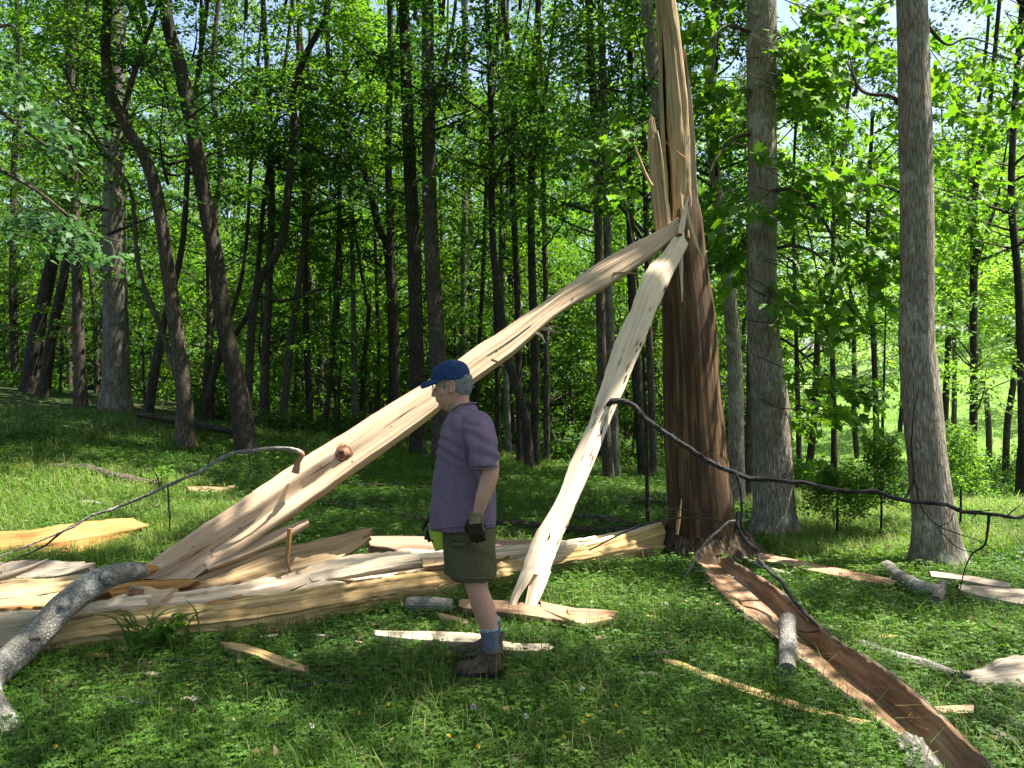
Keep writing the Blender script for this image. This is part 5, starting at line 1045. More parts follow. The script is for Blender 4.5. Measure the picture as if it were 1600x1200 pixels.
# trunk inside the shirt, arms, legs
parts += slices(dense([(650, 700, 752, 0.12), (670, 696, 764, 0.185), (700, 692, 768, 0.18), (760, 688, 768, 0.17), (800, 688, 768, 0.17), (850, 700, 768, 0.17), (875, 712, 764, 0.13)]), DM, 32, 2.3)
parts += limb([(752, 668, 4.36), (762, 705, 4.30), (767, 735, 4.27), (762, 755, 4.26), (755, 775, 4.25), (748.5, 797, 4.25), (746, 806, 4.25)], [0.060, 0.053, 0.045, 0.047, 0.041, 0.030, 0.029], 16, 50)
parts += limb([(733, 668, 4.73), (720, 710, 4.78), (708, 745, 4.80), (690, 785, 4.78), (680, 806, 4.76)], [0.058, 0.050, 0.044, 0.040, 0.029], 16, 40)
parts += limb([(738, 850, 4.44), (741, 880, 4.42), (743, 905, 4.41), (746, 922, 4.40), (752, 940, 4.40), (758, 956, 4.40), (763, 976, 4.40), (766, 1000, 4.40), (768, 1024, 4.40), (769, 1042, 4.40)], [0.100, 0.080, 0.066, 0.060, 0.0625, 0.061, 0.052, 0.044, 0.041, 0.042], 20, 80)
parts += limb([(734, 850, 4.64), (738, 880, 4.66), (742, 905, 4.67), (745, 922, 4.68), (752, 938, 4.68), (758, 953, 4.68), (764, 970, 4.68), (769, 992, 4.68), (772, 1010, 4.68), (773, 1020, 4.68)], [0.098, 0.080, 0.066, 0.060, 0.0625, 0.061, 0.052, 0.044, 0.041, 0.042], 20, 80)
def sock_gap(V, Nn): return V
BODY = remesh('body', parts, 0.0055, M['skin'], MAN, 4)
# face details
for s_ in (-1, 1):
    e = build('eye', ball(at(683.6, 606, DM + s_ * 0.032), (0.0105, 0.0115, 0.0085), 16, 12), M['eye'], MAN)
    build('iris', ball(at(682.1, 606.4, DM + s_ * 0.033), (0.0060, 0.0055, 0.0055), 12, 8), M['iris'], e)
def ring(c_, ax_, r_, w_, n_=22):
    a = np.linspace(0, 2 * np.pi, n_); u = norm(np.cross(ax_, np.array([0, 0, 1.0]))); v = np.cross(ax_, u)
    return tube([c_ + u * math.cos(t) * r_ + v * math.sin(t) * r_ * 0.75 for t in a], [w_, w_], 6, n_ * 2, caps=False)
gpz = []
for s_ in (-1, 1): gpz += ring(at(676.5, 607, DM + s_ * 0.033), np.array([-1, s_ * 0.18, -0.05]), 0.024, 0.0014)
for s_ in (-1, 1): gpz += tube([at(677, 604, DM + s_ * 0.056), at(690, 601, DM + s_ * 0.079), at(703, 600, DM + s_ * 0.087), at(708, 606, DM + s_ * 0.084)], [0.0013, 0.0013], 6, 20)
gpz += tube([at(676.3, 606, DM - 0.010), at(675.6, 604.5, DM), at(676.3, 606, DM + 0.010)], [0.0014, 0.0014], 6, 10)
build('glasses', gpz, M['metal'], MAN)
# hair below the cap: back and sides of the head, thin sideburns
hr = [(r[0], r[1], r[2] + 1.0, r[3] + 0.0035) for r in dense(HEAD, 6) if 584 < r[0] < 620]
Vh, Fh = slices(hr, DM, 120, 2.15, cap=False)[0][:2]
pxv = 800 + Vh[:, 0] / DM * F; pyv = 600 - (Vh[:, 2] - CH) / DM * F
bnd = np.interp(pyv, [584, 592, 596, 599, 603, 611, 615, 617.5, 619], [690, 692, 698, 709, 711, 713, 717, 724, 760]) + 1.2 * vn(Vh[:, 2] * 260, Vh[:, 1] * 90, 0.3)
side = (pyv > 594) & (pyv < 607) & (pxv > 693.5) & (pxv < 698.5)
kf = ((pxv > bnd) | side)[Fh].all(1)
ctr = np.array([at(709, 600, DM)[0], DM, 0]); rad = norm((Vh - ctr) * np.array([1, 1, 0])); ang = np.arctan2(Vh[:, 1] - DM, Vh[:, 0] - ctr[0])
Vh = Vh + rad * (0.0028 * vn(ang * 26 + Vh[:, 2] * 30, Vh[:, 2] * 60, 1.0) + 0.0016 * vn(ang * 70, Vh[:, 2] * 110, 3.0))[:, None]
build('hair', [(Vh, Fh[kf], np.stack([ang * 0.08, Vh[:, 2]], -1), 0)], M['hair'], MAN)
# eyebrow
for s_ in (-1, 1): build('eyebrow', tube([at(679.5, 600.5, DM + s_ * 0.015), at(679.5, 599, DM + s_ * 0.035), at(683, 600, DM + s_ * 0.055)], [0.004, 0.005, 0.002], 6, 10), M['hair'], MAN)
# cap
CAP = empty('cap', (0, 0, 0), None, None); CAP.parent = MAN; CAP.location = Vector(at(705, 590, DM).tolist()) - wl(MAN)
cr = [(561.8, 704, 712, 0.012), (564, 694, 721, 0.045), (569, 684.5, 728, 0.068), (576, 678, 732.5, 0.081), (584, 674, 734.5, 0.087), (590, 673, 735, 0.089), (593.5, 673.5, 735, 0.089)]
def capfn(V, Nn):
    a = np.arctan2(V[:, 1] - DM, V[:, 0] - at(705, 590, DM)[0]); seam = np.exp(-(np.abs(((a * 3 / np.pi) + 0.5) % 1 - 0.5) / 0.03) ** 2)
    return V - Nn * (0.0018 * seam)[:, None] + Nn * (0.002 * vn(V[:, 0] * 30, V[:, 1] * 30, V[:, 2] * 30))[:, None]
remesh('crown', slices(dense(cr), DM, 48, 2.1), 0.005, M['cap'], CAP, 2, capfn)
nu, nv = 22, 9; top, bot = [], []
for i_ in range(nv):
    f = i_ / (nv - 1); row = []
    for j_ in range(nu):
        a = (j_ / (nu - 1) - 0.5) * 2; hw = 0.086 * math.sqrt(max(0, 1 - (f * 0.92) ** 2.6)) ; yy = a * hw
        base = at(676 + 15 * a * a, 590.5 + 1.0 * a * a, DM); tip = at(656.5, 600, DM)
        p = base * (1 - f) + tip * f; p[1] = DM + yy; p[0] = base[0] * (1 - f) + tip[0] * f + 0.012 * a * a * f; p[2] -= 0.020 * a * a * (0.4 + 0.6 * f) + 0.004 * f * f
        row.append(p)
    top.append(row)
T_ = np.array(top); B_ = T_ - np.array([0, 0, 0.005]); V = np.concatenate([T_.reshape(-1, 3), B_.reshape(-1, 3)])
i_ = np.arange(nv - 1)[:, None] * nu; j_ = np.arange(nu - 1)[None]; q_ = np.stack([i_ + j_, i_ + j_ + 1, i_ + nu + j_ + 1, i_ + nu + j_], -1).reshape(-1, 4); o_ = nv * nu
edge = [((nv - 1) * nu + k, (nv - 1) * nu + k + 1, o_ + (nv - 1) * nu + k + 1, o_ + (nv - 1) * nu + k) for k in range(nu - 1)]
side = [(k * nu + c_, (k + 1) * nu + c_, o_ + (k + 1) * nu + c_, o_ + k * nu + c_) for k in range(nv - 1) for c_ in (0, nu - 1)]
build('brim', [(V, np.concatenate([q_, q_ + o_, np.array(edge), np.array(side)]), None, 0)], M['cap'], CAP)
build('button', ball(at(708, 561.5, DM), (0.006, 0.006, 0.004)), M['cap'], CAP)
# T-shirt
sh = [(r_[0], r_[1] + 1.5, r_[2] - 1.5, r_[3] - 0.012) for r_ in [(641, 703, 745, 0.075), (646, 700, 755, 0.12), (653, 696, 763, 0.165), (665, 691, 769, 0.195), (680, 687, 772, 0.205), (700, 683, 774, 0.208), (720, 680.5, 775, 0.21), (740, 678, 776, 0.213), (760, 675.5, 777, 0.215), (780, 672.5, 777.5, 0.217), (800, 670, 777, 0.22), (812, 668.8, 775.5, 0.222), (821, 668, 774, 0.223)]]
tp = slices(dense(sh), DM, 56, 2.35) + ball(at(731, 641, DM), (0.058, 0.085, 0.040), 24, 14) + ball(at(723, 647, DM), (0.078, 0.11, 0.034), 24, 14)
slv = limb([(740, 660, 4.42), (751, 680, 4.335), (755.5, 705, 4.285), (756.5, 731, 4.265)], [0.082, 0.086, 0.080, 0.077], 24, 40)[:3]
tp += limb([(730, 662, 4.70), (724, 690, 4.76), (716, 715, 4.79), (709, 735, 4.80)], [0.085, 0.086, 0.08, 0.076], 24, 40)[:3]
def shirtfn(V, Nn):
    k = sstep(1.15, 0.80, V[:, 2]); fr = np.clip(-(Nn[:, 0]) * 0.6 + 0.5, 0.2, 1)
    f1 = vn(V[:, 0] * 11 + V[:, 2] * 2.5, V[:, 1] * 11, V[:, 2] * 1.6 + 3); f2 = vn(V[:, 0] * 20 + V[:, 2] * 10, V[:, 1] * 20, V[:, 2] * 6)
    arm = np.exp(-((V[:, 2] - 1.26) / 0.10) ** 2); f3 = np.sin(V[:, 0] * 50 + V[:, 2] * 95 + 3 * vn(V[:, 0] * 8, V[:, 1] * 8, V[:, 2] * 8))
    W = V + Nn * (0.024 * k * f1 + 0.008 * f2 + 0.006 * arm * f3)[:, None]
    # hem: front hangs a little lower than the back
    low = sstep(0.85, 0.78, V[:, 2]); W[:, 2] -= low * 0.022 * np.clip((at(735, 800, DM)[0] - V[:, 0]) / 0.24, -0.4, 1)
    return W
TSH = remesh('t_shirt', tp, 0.007, M['shirt'], MAN, 4, shirtfn)
def slfn(V, Nn):
    f = vn(V[:, 0] * 16 + V[:, 2] * 12, V[:, 1] * 16, V[:, 2] * 9 + 3); f2 = np.sin(V[:, 2] * 75 + V[:, 0] * 30 + 3 * vn(V[:, 0] * 9, V[:, 1] * 9, V[:, 2] * 9))
    return V + Nn * (0.009 * f + 0.0035 * f2)[:, None]
SLV = remesh('sleeve', slv, 0.0065, M['shirt'], TSH, 3, slfn)
build('hem', tube([at(756.6, 729.5, 4.265) + np.array([0.0765 * math.cos(t), 0.0765 * math.sin(t), 0.004 * math.cos(t)]) for t in np.linspace(0, 2 * np.pi, 24)], [0.0035, 0.0035], 6, 60, caps=False), M['shirt'], TSH)
build('collar', tube([at(702.5, 646, DM), at(705, 642, DM - 0.045), at(717, 633.5, DM - 0.072), at(732, 630, DM - 0.055), at(744, 630, DM), at(732, 630, DM + 0.055), at(717, 633.5, DM + 0.072), at(705, 642, DM + 0.045), at(702.5, 646, DM)], [0.005, 0.005], 8, 60, flat=1.4), M['shirt'], TSH)
build('hem', tube([at(x, y, d_) for x, y, d_ in [(669, 826, DM), (676, 826, DM - 0.15), (700, 824, DM - 0.215), (735, 820.5, DM - 0.22), (765, 818, DM - 0.15), (773.5, 817.5, DM)]], [0.005, 0.005], 6, 60), M['shirt'], TSH)
# shorts
sp_ = slices(dense([(815, 692, 770, 0.185), (830, 691.5, 772.5, 0.20), (850, 692, 773.5, 0.20), (866, 695, 773, 0.19)]), DM, 48, 2.4)
def leg(rows): return slices(dense(rows), DM, 32, 2.3)
sp_ += leg([(845, 697, 773.5, 0.105, 4.44), (865, 699, 774, 0.105, 4.43), (885, 702, 774.5, 0.105, 4.42), (900, 703.5, 775, 0.106, 4.42), (904.5, 704, 775, 0.106, 4.42)])
sp_ += leg([(845, 692, 771, 0.105, 4.64), (865, 692.5, 770, 0.105, 4.65), (885, 694, 768, 0.105, 4.66), (895, 694.5, 768, 0.105, 4.66)])
def shfn(V, Nn):
    f = vn(V[:, 0] * 14 + V[:, 2] * 9, V[:, 1] * 14, V[:, 2] * 8 + 5) * 0.007 + 0.004 * vn(V[:, 0] * 34 + V[:, 2] * 26, V[:, 1] * 30, V[:, 2] * 20); return V + Nn * f[:, None]
SHO = remesh('shorts', sp_, 0.007, M['shorts'], MAN, 3, shfn)
pk = [at(704, 846, 4.325), at(728, 848, 4.318)]; pk2 = [at(703.5, 852, 4.322), at(728, 855, 4.315)]
build('pocket_flap', loft([pk, pk2, shift(pk2, 0, 0.03), shift(pk, 0, 0.03)], (4, 1, 4, 1), 12, grain=0.002, seed=4), M['shorts'], SHO)
build('hem', tube([at(x, y, d_) for x, y, d_ in [(703, 903, 4.42), (710, 904, 4.345), (740, 904.5, 4.312), (768, 904, 4.345), (775.5, 903, 4.42)]], [0.005, 0.005], 6, 50), M['shorts'], SHO)
# socks and boots
for (dx, dy, d_) in ((0, 0, 4.40), (4, -17, 4.68)):
    sk = build('sock', tube([at(763.5 + dx, 981 + dy * 0.85, d_), at(766 + dx, 1000 + dy, d_), at(768 + dx, 1024 + dy, d_), at(769 + dx, 1036 + dy, d_)], [0.0535, 0.0475, 0.0445, 0.046], 24, 40, 0.03, 40, 3), M['sock'], MAN)
    build('cuff', tube([at(763.3 + dx, 980 + dy * 0.85, d_), at(763.6 + dx, 983.5 + dy * 0.85, d_)], [0.0545, 0.0542], 24, 6, 0.03, 60, 2), M['sock_top'], sk)
def boot(hx, hy, tx_, d_):
    """heel pixel x, sole pixel y, toe pixel x"""
    s = (hx - tx_) / F * d_; h0 = at(hx, hy, d_); root = None
    def q(f, z, yy=0.0): return np.array([h0[0] - f * s, d_ + yy, h0[2] + z])
    bp = []
    for sec in ([(0.03, 0.045, 0.030), (0.16, 0.055, 0.040), (0.40, 0.058, 0.044), (0.65, 0.050, 0.048), (0.85, 0.044, 0.046), (0.955, 0.038, 0.032)],):
        c_ = [q(f, z) for f, z, r_ in sec]; bp += tube(c_, [r_ for *_, r_ in sec], 20, 40); bp += ball(q(0.08, 0.045), (0.030, 0.034, 0.042)) + ball(q(0.93, 0.036), (0.022, 0.036, 0.028))
    bp += tube([q(0.17, 0.04), q(0.19, 0.09), q(0.21, 0.125), q(0.22, 0.145)], [0.052, 0.052, 0.055, 0.057], 20, 24); bp += tube([q(0.24, 0.115), q(0.42, 0.085), q(0.62, 0.055)], [0.040, 0.040, 0.034], 16, 20)
    b = remesh('boot', bp, 0.0055, M['boot'], MAN, 3, lambda V, Nn: V + Nn * (0.002 * vn(V[:, 0] * 50, V[:, 1] * 50, V[:, 2] * 50))[:, None])
    f = np.linspace(0, 1, 22); wf = np.interp(f, [0, 0.06, 0.25, 0.5, 0.78, 0.93, 1.0], [0.018, 0.036, 0.041, 0.042, 0.049, 0.038, 0.012])
    E = [[q(-0.01 + 1.02 * a, 0.026, -w_) for a, w_ in zip(f, wf)], [q(-0.01 + 1.02 * a, 0.026, w_) for a, w_ in zip(f, wf)], [q(-0.01 + 1.02 * a, 0.0 + 0.012 * max(0, (a - 0.8) / 0.2), w_) for a, w_ in zip(f, wf)], [q(-0.01 + 1.02 * a, 0.0 + 0.012 * max(0, (a - 0.8) / 0.2), -w_) for a, w_ in zip(f, wf)]]
    build('sole', loft(E, (6, 2, 6, 2), 40, seed=3), M['sole'], b)
    lp = []
    for f_, z_ in ((0.36, 0.128), (0.44, 0.117), (0.52, 0.105), (0.60, 0.094)): lp += tube([q(f_ - 0.05, z_ - 0.028, -0.038), q(f_, z_ + 0.001, -0.012), q(f_ + 0.02, z_ - 0.004, 0.012), q(f_ - 0.02, z_ - 0.028, 0.038)], [0.0028, 0.0028], 6, 16)
    build('lace', lp, M['lace'], b)
    build('trim', loft([[q(0.30, 0.070, -0.0455), q(0.55, 0.060, -0.0495), q(0.72, 0.050, -0.0475)], [q(0.30, 0.040, -0.0475), q(0.55, 0.036, -0.0505), q(0.75, 0.034, -0.0490)], [q(0.30, 0.040, -0.03), q(0.55, 0.036, -0.03), q(0.75, 0.034, -0.03)], [q(0.30, 0.070, -0.03), q(0.55, 0.060, -0.03), q(0.72, 0.050, -0.03)]], (4, 1, 4, 1), 14), M['boot_trim'], b)
    pl_ = tube([q(0.02 + 0.0, 0.150), q(0.10, 0.152)], [0.01, 0.01], 8, 6)
    build('collar_padding', tube([q(0.21 + 0.20 * math.cos(t), 0.147, 0.052 * math.sin(t)) for t in np.linspace(0, 2 * np.pi, 16)], [0.010, 0.010], 8, 40, caps=False), M['boot'], b)
boot(782, 1058, 714, 4.40); boot(788, 1031, 705, 4.68)
# gloved hands
def glove(P0, dirv, d_in, fwd, sc_=1.0):
    """P0 wrist, dirv along the hand, d_in palm-facing direction, fwd thumb side"""
    dirv, fwd = norm(np.array(dirv, float)), norm(np.array(fwd, float)); inn = norm(np.cross(dirv, fwd)); inn = inn * np.sign(np.dot(inn, np.array(d_in)))
    p = lambda a, b, c_: P0 + (dirv * a + fwd * b + inn * c_) * sc_
    gp_ = []
    for b in (-0.030, -0.010, 0.012, 0.032): gp_ += tube([p(0.0, b * 0.7, 0), p(0.045, b, 0.0), p(0.09, b * 1.05, 0.002)], [0.019, 0.020, 0.016], 12, 14) + ball(p(0.09, b * 1.05, 0.002), (0.016,) * 3) + ball(p(0, b * 0.7, 0), (0.019,) * 3)
    for b, L1, L2, L3, r_ in ((-0.034, 0.032, 0.022, 0.018, 0.0105), (-0.012, 0.040, 0.028, 0.021, 0.0115), (0.011, 0.044, 0.031, 0.022, 0.012), (0.034, 0.039, 0.026, 0.021, 0.0115)):
        a0 = p(0.088, b * 1.05, 0.002); a1 = a0 + (dirv * 0.90 + inn * 0.42) * L1 * sc_; a2 = a1 + (dirv * 0.55 + inn * 0.83) * L2 * sc_; a3 = a2 + (dirv * 0.1 + inn * 0.98) * L3 * sc_
        gp_ += tube([a0, a1, a2, a3], [r_ * 1.12, r_, r_ * 0.93, r_ * 0.78], 12, 22) + ball(a3, (r_ * 0.78,) * 3)
    t0 = p(0.022, 0.034, 0.006); t1 = t0 + (dirv * 0.65 + fwd * 0.62 + inn * 0.3) * 0.040 * sc_; t2 = t1 + (dirv * 0.88 + fwd * 0.22 + inn * 0.42) * 0.032 * sc_; t3 = t2 + (dirv * 0.85 + inn * 0.5) * 0.022 * sc_
    gp_ += tube([p(0.01, 0.015, 0.004), t0, t1, t2, t3], [0.02, 0.018, 0.0145, 0.0135, 0.010], 12, 26) + ball(t3, (0.010,) * 3)
    g = remesh('glove', gp_, 0.0042, M['glove'], MAN, 2)
    cf = tube([P0 - dirv * 0.028, P0 - dirv * 0.004, P0 + dirv * 0.026], [0.041, 0.037, 0.041], 20, 14, 0.05, 20, 4)
    build('cuff', cf, M['cuff'], g); return g, p, inn
G1, p1, in1 = glove(at(744.5, 808, 4.25), (0.02, 0.05, -1), (0, 1, 0), (-1, 0.25, 0.0), 0.98)
lp = p1(0.030, 0.012, -0.0215); lq = p1(0.034, 0.026, -0.0205)
build('label', loft([[p1(0.022, 0.008, -0.022), p1(0.027, 0.030, -0.021)], [p1(0.031, 0.008, -0.0225), p1(0.036, 0.030, -0.021)], [p1(0.031, 0.008, -0.012), p1(0.036, 0.030, -0.012)], [p1(0.022, 0.008, -0.012), p1(0.027, 0.030, -0.012)]], (2, 1, 2, 1), 6), M['white'], G1)
build('strap', tube([p1(-0.012, -0.036, -0.02), p1(0.02, -0.042, -0.022), p1(0.05, -0.040, -0.022), p1(0.065, -0.052, -0.02)], [0.003, 0.004, 0.003, 0.004], 6, 16), M['cuff'], G1)
G2, p2, in2 = glove(at(684, 806, 4.76), (-0.25, 0.0, -1), (0, -1, 0), (-1, 0, 0.25), 0.98)
# folded sheet of paper in the far hand
pc = [at(668, 818, 4.70), at(694, 816, 4.66)]; pd_ = [at(673, 842, 4.70), at(696, 838, 4.66)]; pe = [at(680, 862, 4.70), at(699, 857, 4.66)]
A = np.array([pc[0], pd_[0], pe[0]]); B = np.array([pc[1], pd_[1], pe[1]])
tag(build('paper', loft([A, (A + B) / 2 + np.array([0.0, -0.006, 0]), B, shift(B, 0, 0.0025), shift(A, 0, 0.0025)], (4, 4, 1, 6, 1), 14, seed=2), M['paper']), 'yellow green folded paper held low in front of the man', 'paper')

# ------------------------------------------------------------------ bushes and plants
def bush(label, px, py, d, rx, rz, leaf, n=2200, size=0.07, name='bush', group=None, sag=0.0):
    p = gp(px, py) if d is None else np.array([(px - 800) / F * d, d, 0.0]); p[2] = float(gh(p[0], p[1]))
    r = empty(name, p, label, 'bush', group)
    k = 34; u = rdir(k); u[:, 2] = np.abs(u[:, 2]); C = p + u * np.array([rx, rx, rz]) * rng.uniform(0.35, 0.95, (k, 1)); 
    C = C[vn(C[:, 0] * 2, C[:, 1] * 2, C[:, 2] * 2) > -0.5]
    O = u[:len(C)] * np.array([1, 1, 0.5])
    build('foliage', [spray(C, O, rx * 0.33, max(8, n // k), size, 0.2, False, 0.6, 0.22)], leaf, r)
    st = []
    for c_ in C[::3]: st += tube([p + np.array([rng.normal(0, 0.05), rng.normal(0, 0.05), -0.03]), (p + c_) / 2 + np.array([0, 0, 0.1]), c_], [0.012, 0.008, 0.003], 4, 6, caps=False)
    build('stems', st, M['bark_dark'], r)
for k, (px, d, rx, rz) in enumerate([(1500, 22.5, 1.1, 1.0), (1555, 21, 1.3, 1.2), (1610, 22, 1.5, 1.3), (1575, 25.5, 1.6, 1.2), (1530, 27, 1.3, 0.9), (1660, 24, 1.6, 1.4), (1470, 26, 1.1, 0.8), (1640, 28, 1.8, 1.2)]):
    bush('dark green shrub in the clump filling the hollow at the right', px, None, d, rx, rz, M['leaf'], 1700, 0.10, 'shrub', 'shrubs in the hollow at the right')
for k, (px, d, rx, rz) in enumerate([(1225, 19, 0.9, 0.9), (1270, 21, 1.0, 0.8), (1265, 15.5, 0.7, 0.9), (1240, 13.5, 0.6, 0.9), (1290, 18, 0.9, 0.6)]):
    bush('light green low bush on the sunny slope right of the big leafy tree', px, None, d, rx, rz, M['leaf_bright'], 1300, 0.09, 'bush', 'low bushes on the sunny slope')
for k, (px, d, rx, rz) in enumerate([(455, 16, 0.6, 0.5), (560, 17, 0.7, 0.6), (740, 18, 0.8, 0.6), (880, 16, 0.6, 0.4), (330, 17, 0.7, 0.5), (640, 20, 0.9, 0.8), (1000, 16, 0.7, 0.5), (50, 19, 0.8, 0.5), (930, 18, 0.8, 0.6), (500, 20, 0.9, 0.8), (780, 22, 1.0, 0.9), (400, 22, 1.0, 0.9), (690, 24, 1.2, 1.0), (860, 23, 1.1, 1.0), (240, 21, 1.0, 0.7)]):
    bush('low green bush along the foot of the wood edge', px, None, d, rx, rz, M['leaf_bright'] if k % 2 else M['leaf'], 1200, 0.09, 'bush', 'low bushes along the wood edge')
def cedar(label, px, py, d, h, r_, leaf):
    p = gp(px, py); p = np.array([(px - 800) / F * p[1], p[1], p[2]])
    t = empty('cedar_sapling', p, label, 'tree')
    build('trunk', tube([p - np.array([0, 0, 0.05]), p + np.array([0.01, 0, h * 0.4]), p + np.array([-0.01, 0, h])], [0.016, 0.013, 0.003], 6, 20, 0.1, 3, 2), M['bark_dark'], t)
    n_ = 70; u = rng.uniform(0.34, 1, n_); a = rng.uniform(0, 6.28, n_); rad = r_ * (1.12 - u) * rng.uniform(0.5, 1.1, n_)
    C = p + np.stack([np.cos(a) * rad, np.sin(a) * rad, u * h], -1)
    build('crown', [spray(C, np.stack([np.cos(a), np.sin(a), np.full(n_, 0.35)], -1), 0.13, 60, 0.035, -0.2, False, 0.9, 0.3)], leaf, t)
cedar('small dark green cedar sapling in front of the small dark tree', 1307, 846, 0, 0.75, 0.38, M['leaf'])
cedar('slim pale green cedar sapling just left of the right trunk', 1376, 838, 0, 1.0, 0.32, M['leaf'])
cedar('feathery light green cedar sapling just right of the right trunk', 1500, 830, 0, 1.1, 0.36, M['leaf_pale'])
def herb(label, px, py, h, n=26, size=0.07, leaf='leaf_bright'):
    p = gp(px, py); t = empty('weed', p, label, 'plant')
    st = []; C = []
    for k in range(4):
        a = rng.uniform(0, 6.28); e = p + np.array([math.cos(a) * h * 0.35, math.sin(a) * h * 0.35, h * rng.uniform(0.7, 1)]); st += tube([p, (p + e) / 2 + np.array([0, 0, h * 0.1]), e], [0.005, 0.004, 0.002], 4, 6, caps=False); C.append(e)
    build('stem', st, M['leaf'], t); C = np.array(C)
    build('foliage', [spray(C, rdir(4) * np.array([1, 1, 0.2]), h * 0.35, n, size, 0.3, False, 0.5, 0.2)], M[leaf], t)
herb('leafy weed rising behind the arched branch at the left', 248, 770, 0.34)
herb('leafy weed in the grass at the base of the fallen limb and log', 255, 1015, 0.18, 20, 0.06)
herb('leafy weed growing against the big leafy tree', 1176, 830, 0.3)
# strappy clump beside the log
p0 = gp(232, 1012); k = 26; a = rng.uniform(0, 6.28, k); ln = rng.uniform(0.15, 0.34, k); parts = []
for i_ in range(k):
    o_ = np.array([math.cos(a[i_]), math.sin(a[i_]), 0]); b_ = p0 + o_ * 0.03 + np.array([rng.normal(0, 0.12), rng.normal(0, 0.05), 0])
    parts += tube([b_, b_ + o_ * ln[i_] * 0.25 + np.array([0, 0, ln[i_] * 0.6]), b_ + o_ * ln[i_] * 0.8 + np.array([0, 0, ln[i_] * 0.75])], [0.006, 0.006, 0.001], 4, 7, flat=0.25, caps=False)
tag(build('grass_tuft', parts, M['leaf_pale']), 'tuft of long pale grass blades standing against the split log', 'grass')

# ------------------------------------------------------------------ grass and clover
FP_ = [p for p in FOOT] + [[(-0.34, 4.12), (-0.03, 4.12), (-0.03, 4.50), (-0.34, 4.50)], [(-0.38, 4.56), (-0.02, 4.56), (-0.02, 4.80), (-0.38, 4.80)]]
def offwood(x, y):
    k_ = np.ones(x.shape, bool)
    for P_ in FP_:
        P_ = np.array(P_); a_ = P_.min(0) - 0.02; b_ = P_.max(0) + 0.02
        s_ = (x > a_[0]) & (x < b_[0]) & (y > a_[1]) & (y < b_[1])
        if s_.any():
            kk = k_[s_]; kk &= ~inpoly(x[s_], y[s_], P_); k_[s_] = kk
    return k_
def scatter(N, r0, r1, ang, power):
    u = rng.uniform(size=N); e = 2 - power
    r = (r0 ** e + u * (r1 ** e - r0 ** e)) ** (1 / e); t = rng.uniform(-ang, ang, N)
    x, y = r * np.sin(t), r * np.cos(t); k_ = offwood(x, y)
    return x[k_], y[k_], r[k_]
def blades(N, r0, r1, ang, power, h0, h1, w_, lean=0.5, dens=None):
    x, y, r = scatter(N, r0, r1, ang, power)
    if dens is not None:
        k_ = dens(x, y); x, y, r = x[k_], y[k_], r[k_]
    n_ = len(x); z = gh(x, y); h = rng.uniform(h0, h1, n_) * (0.75 + 0.5 * (vn(x * 1.3, y * 1.3, 8.0) * 0.5 + 0.5)); sc_ = np.clip((r / 4.5) ** 0.55, 1, 3.5)
    a = rng.uniform(0, 6.28, n_); o = np.stack([np.cos(a), np.sin(a), 0 * a], -1); s = np.stack([-np.sin(a), np.cos(a), 0 * a], -1)
    P = np.stack([x, y, z - 0.005], -1); ww = (w_ * sc_ * rng.uniform(0.6, 1.3, n_))[:, None]; l = rng.uniform(0.1, lean, n_)[:, None]; H = h[:, None]; zz = np.array([0, 0, 1.0])
    b0, b1 = P - s * ww, P + s * ww; m0 = P + o * H * l * 0.45 + zz * H * 0.62; c0, c1 = m0 - s * ww * 0.75, m0 + s * ww * 0.75; t0 = P + o * H * l * 1.5 + zz * H * (1 - 0.3 * l)
    V = np.stack([b0, b1, c1, c0, t0 + s * ww * 0.12, t0 - s * ww * 0.12], 1).reshape(-1, 3)
    i_ = np.arange(n_)[:, None] * 6; q_ = np.concatenate([i_ + np.array([[0, 1, 2, 3]]), i_ + np.array([[3, 2, 4, 5]])])
    U = np.zeros((n_, 6, 2)); U[..., 0] = np.clip(0.4 * (vn(x * 0.7, y * 0.7, 1.2) * 0.5 + 0.5) + rng.uniform(0, 0.65, n_), 0, 1)[:, None]; U[..., 1] = [0, 0, .6, .6, 1, 1]
    return (V, q_, U.reshape(-1, 2), 0)
def clover(N, r0, r1, ang, power, h0, h1, s0, dens=None):
    x, y, r = scatter(N, r0, r1, ang, power)
    if dens is not None:
        k_ = dens(x, y); x, y, r = x[k_], y[k_], r[k_]
    n_ = len(x); h = rng.uniform(h0, h1, n_) * (0.6 + 0.8 * (vn(x * 1.1, y * 1.1, 5.0) * 0.5 + 0.5)); P = np.stack([x, y, gh(x, y) + h], -1)
    s = s0 * rng.uniform(0.6, 1.35, n_) * np.clip((r / 4.5) ** 0.5, 1, 3); N0 = rng.normal(0, 0.33, (n_, 3)); N0[:, 2] += 1; N0 = norm(N0)
    rnd = np.clip(0.45 * (vn(x * 0.8, y * 0.8, 2.2) * 0.5 + 0.5) + rng.uniform(0, 0.5, n_), 0, 1); a = rng.uniform(0, 6.28, n_); out = []
    for k in range(3):
        b = a + k * 2.094; D = np.stack([np.cos(b), np.sin(b), 0.15 * np.ones(n_)], -1); out.append(leafquads(P, D, N0, s, rnd, 0.42))
    return out
bare = lambda x, y: vn(x * 0.75 + 3, y * 0.75, 6.6) + 0.35 * vn(x * 2.3, y * 2.3, 1.1) > -1.15
soil = [(gp(400, 1085)[:2], 0.42), (gp(560, 1055)[:2], 0.30), (gp(560, 985)[:2], 0.35), (gp(1035, 1005)[:2], 0.25), (gp(150, 1065)[:2], 0.30)]
def thin(x, y, keep=0.6):
    k_ = np.ones(x.shape, bool)
    for c_, r_ in soil:
        dd_ = np.hypot((x - c_[0]) * 0.75, y - c_[1]) + 0.12 * vn(x * 4, y * 4, 1.0); k_ &= (dd_ > r_) | (rng.uniform(size=x.shape) < keep)
    return k_
bare0 = bare
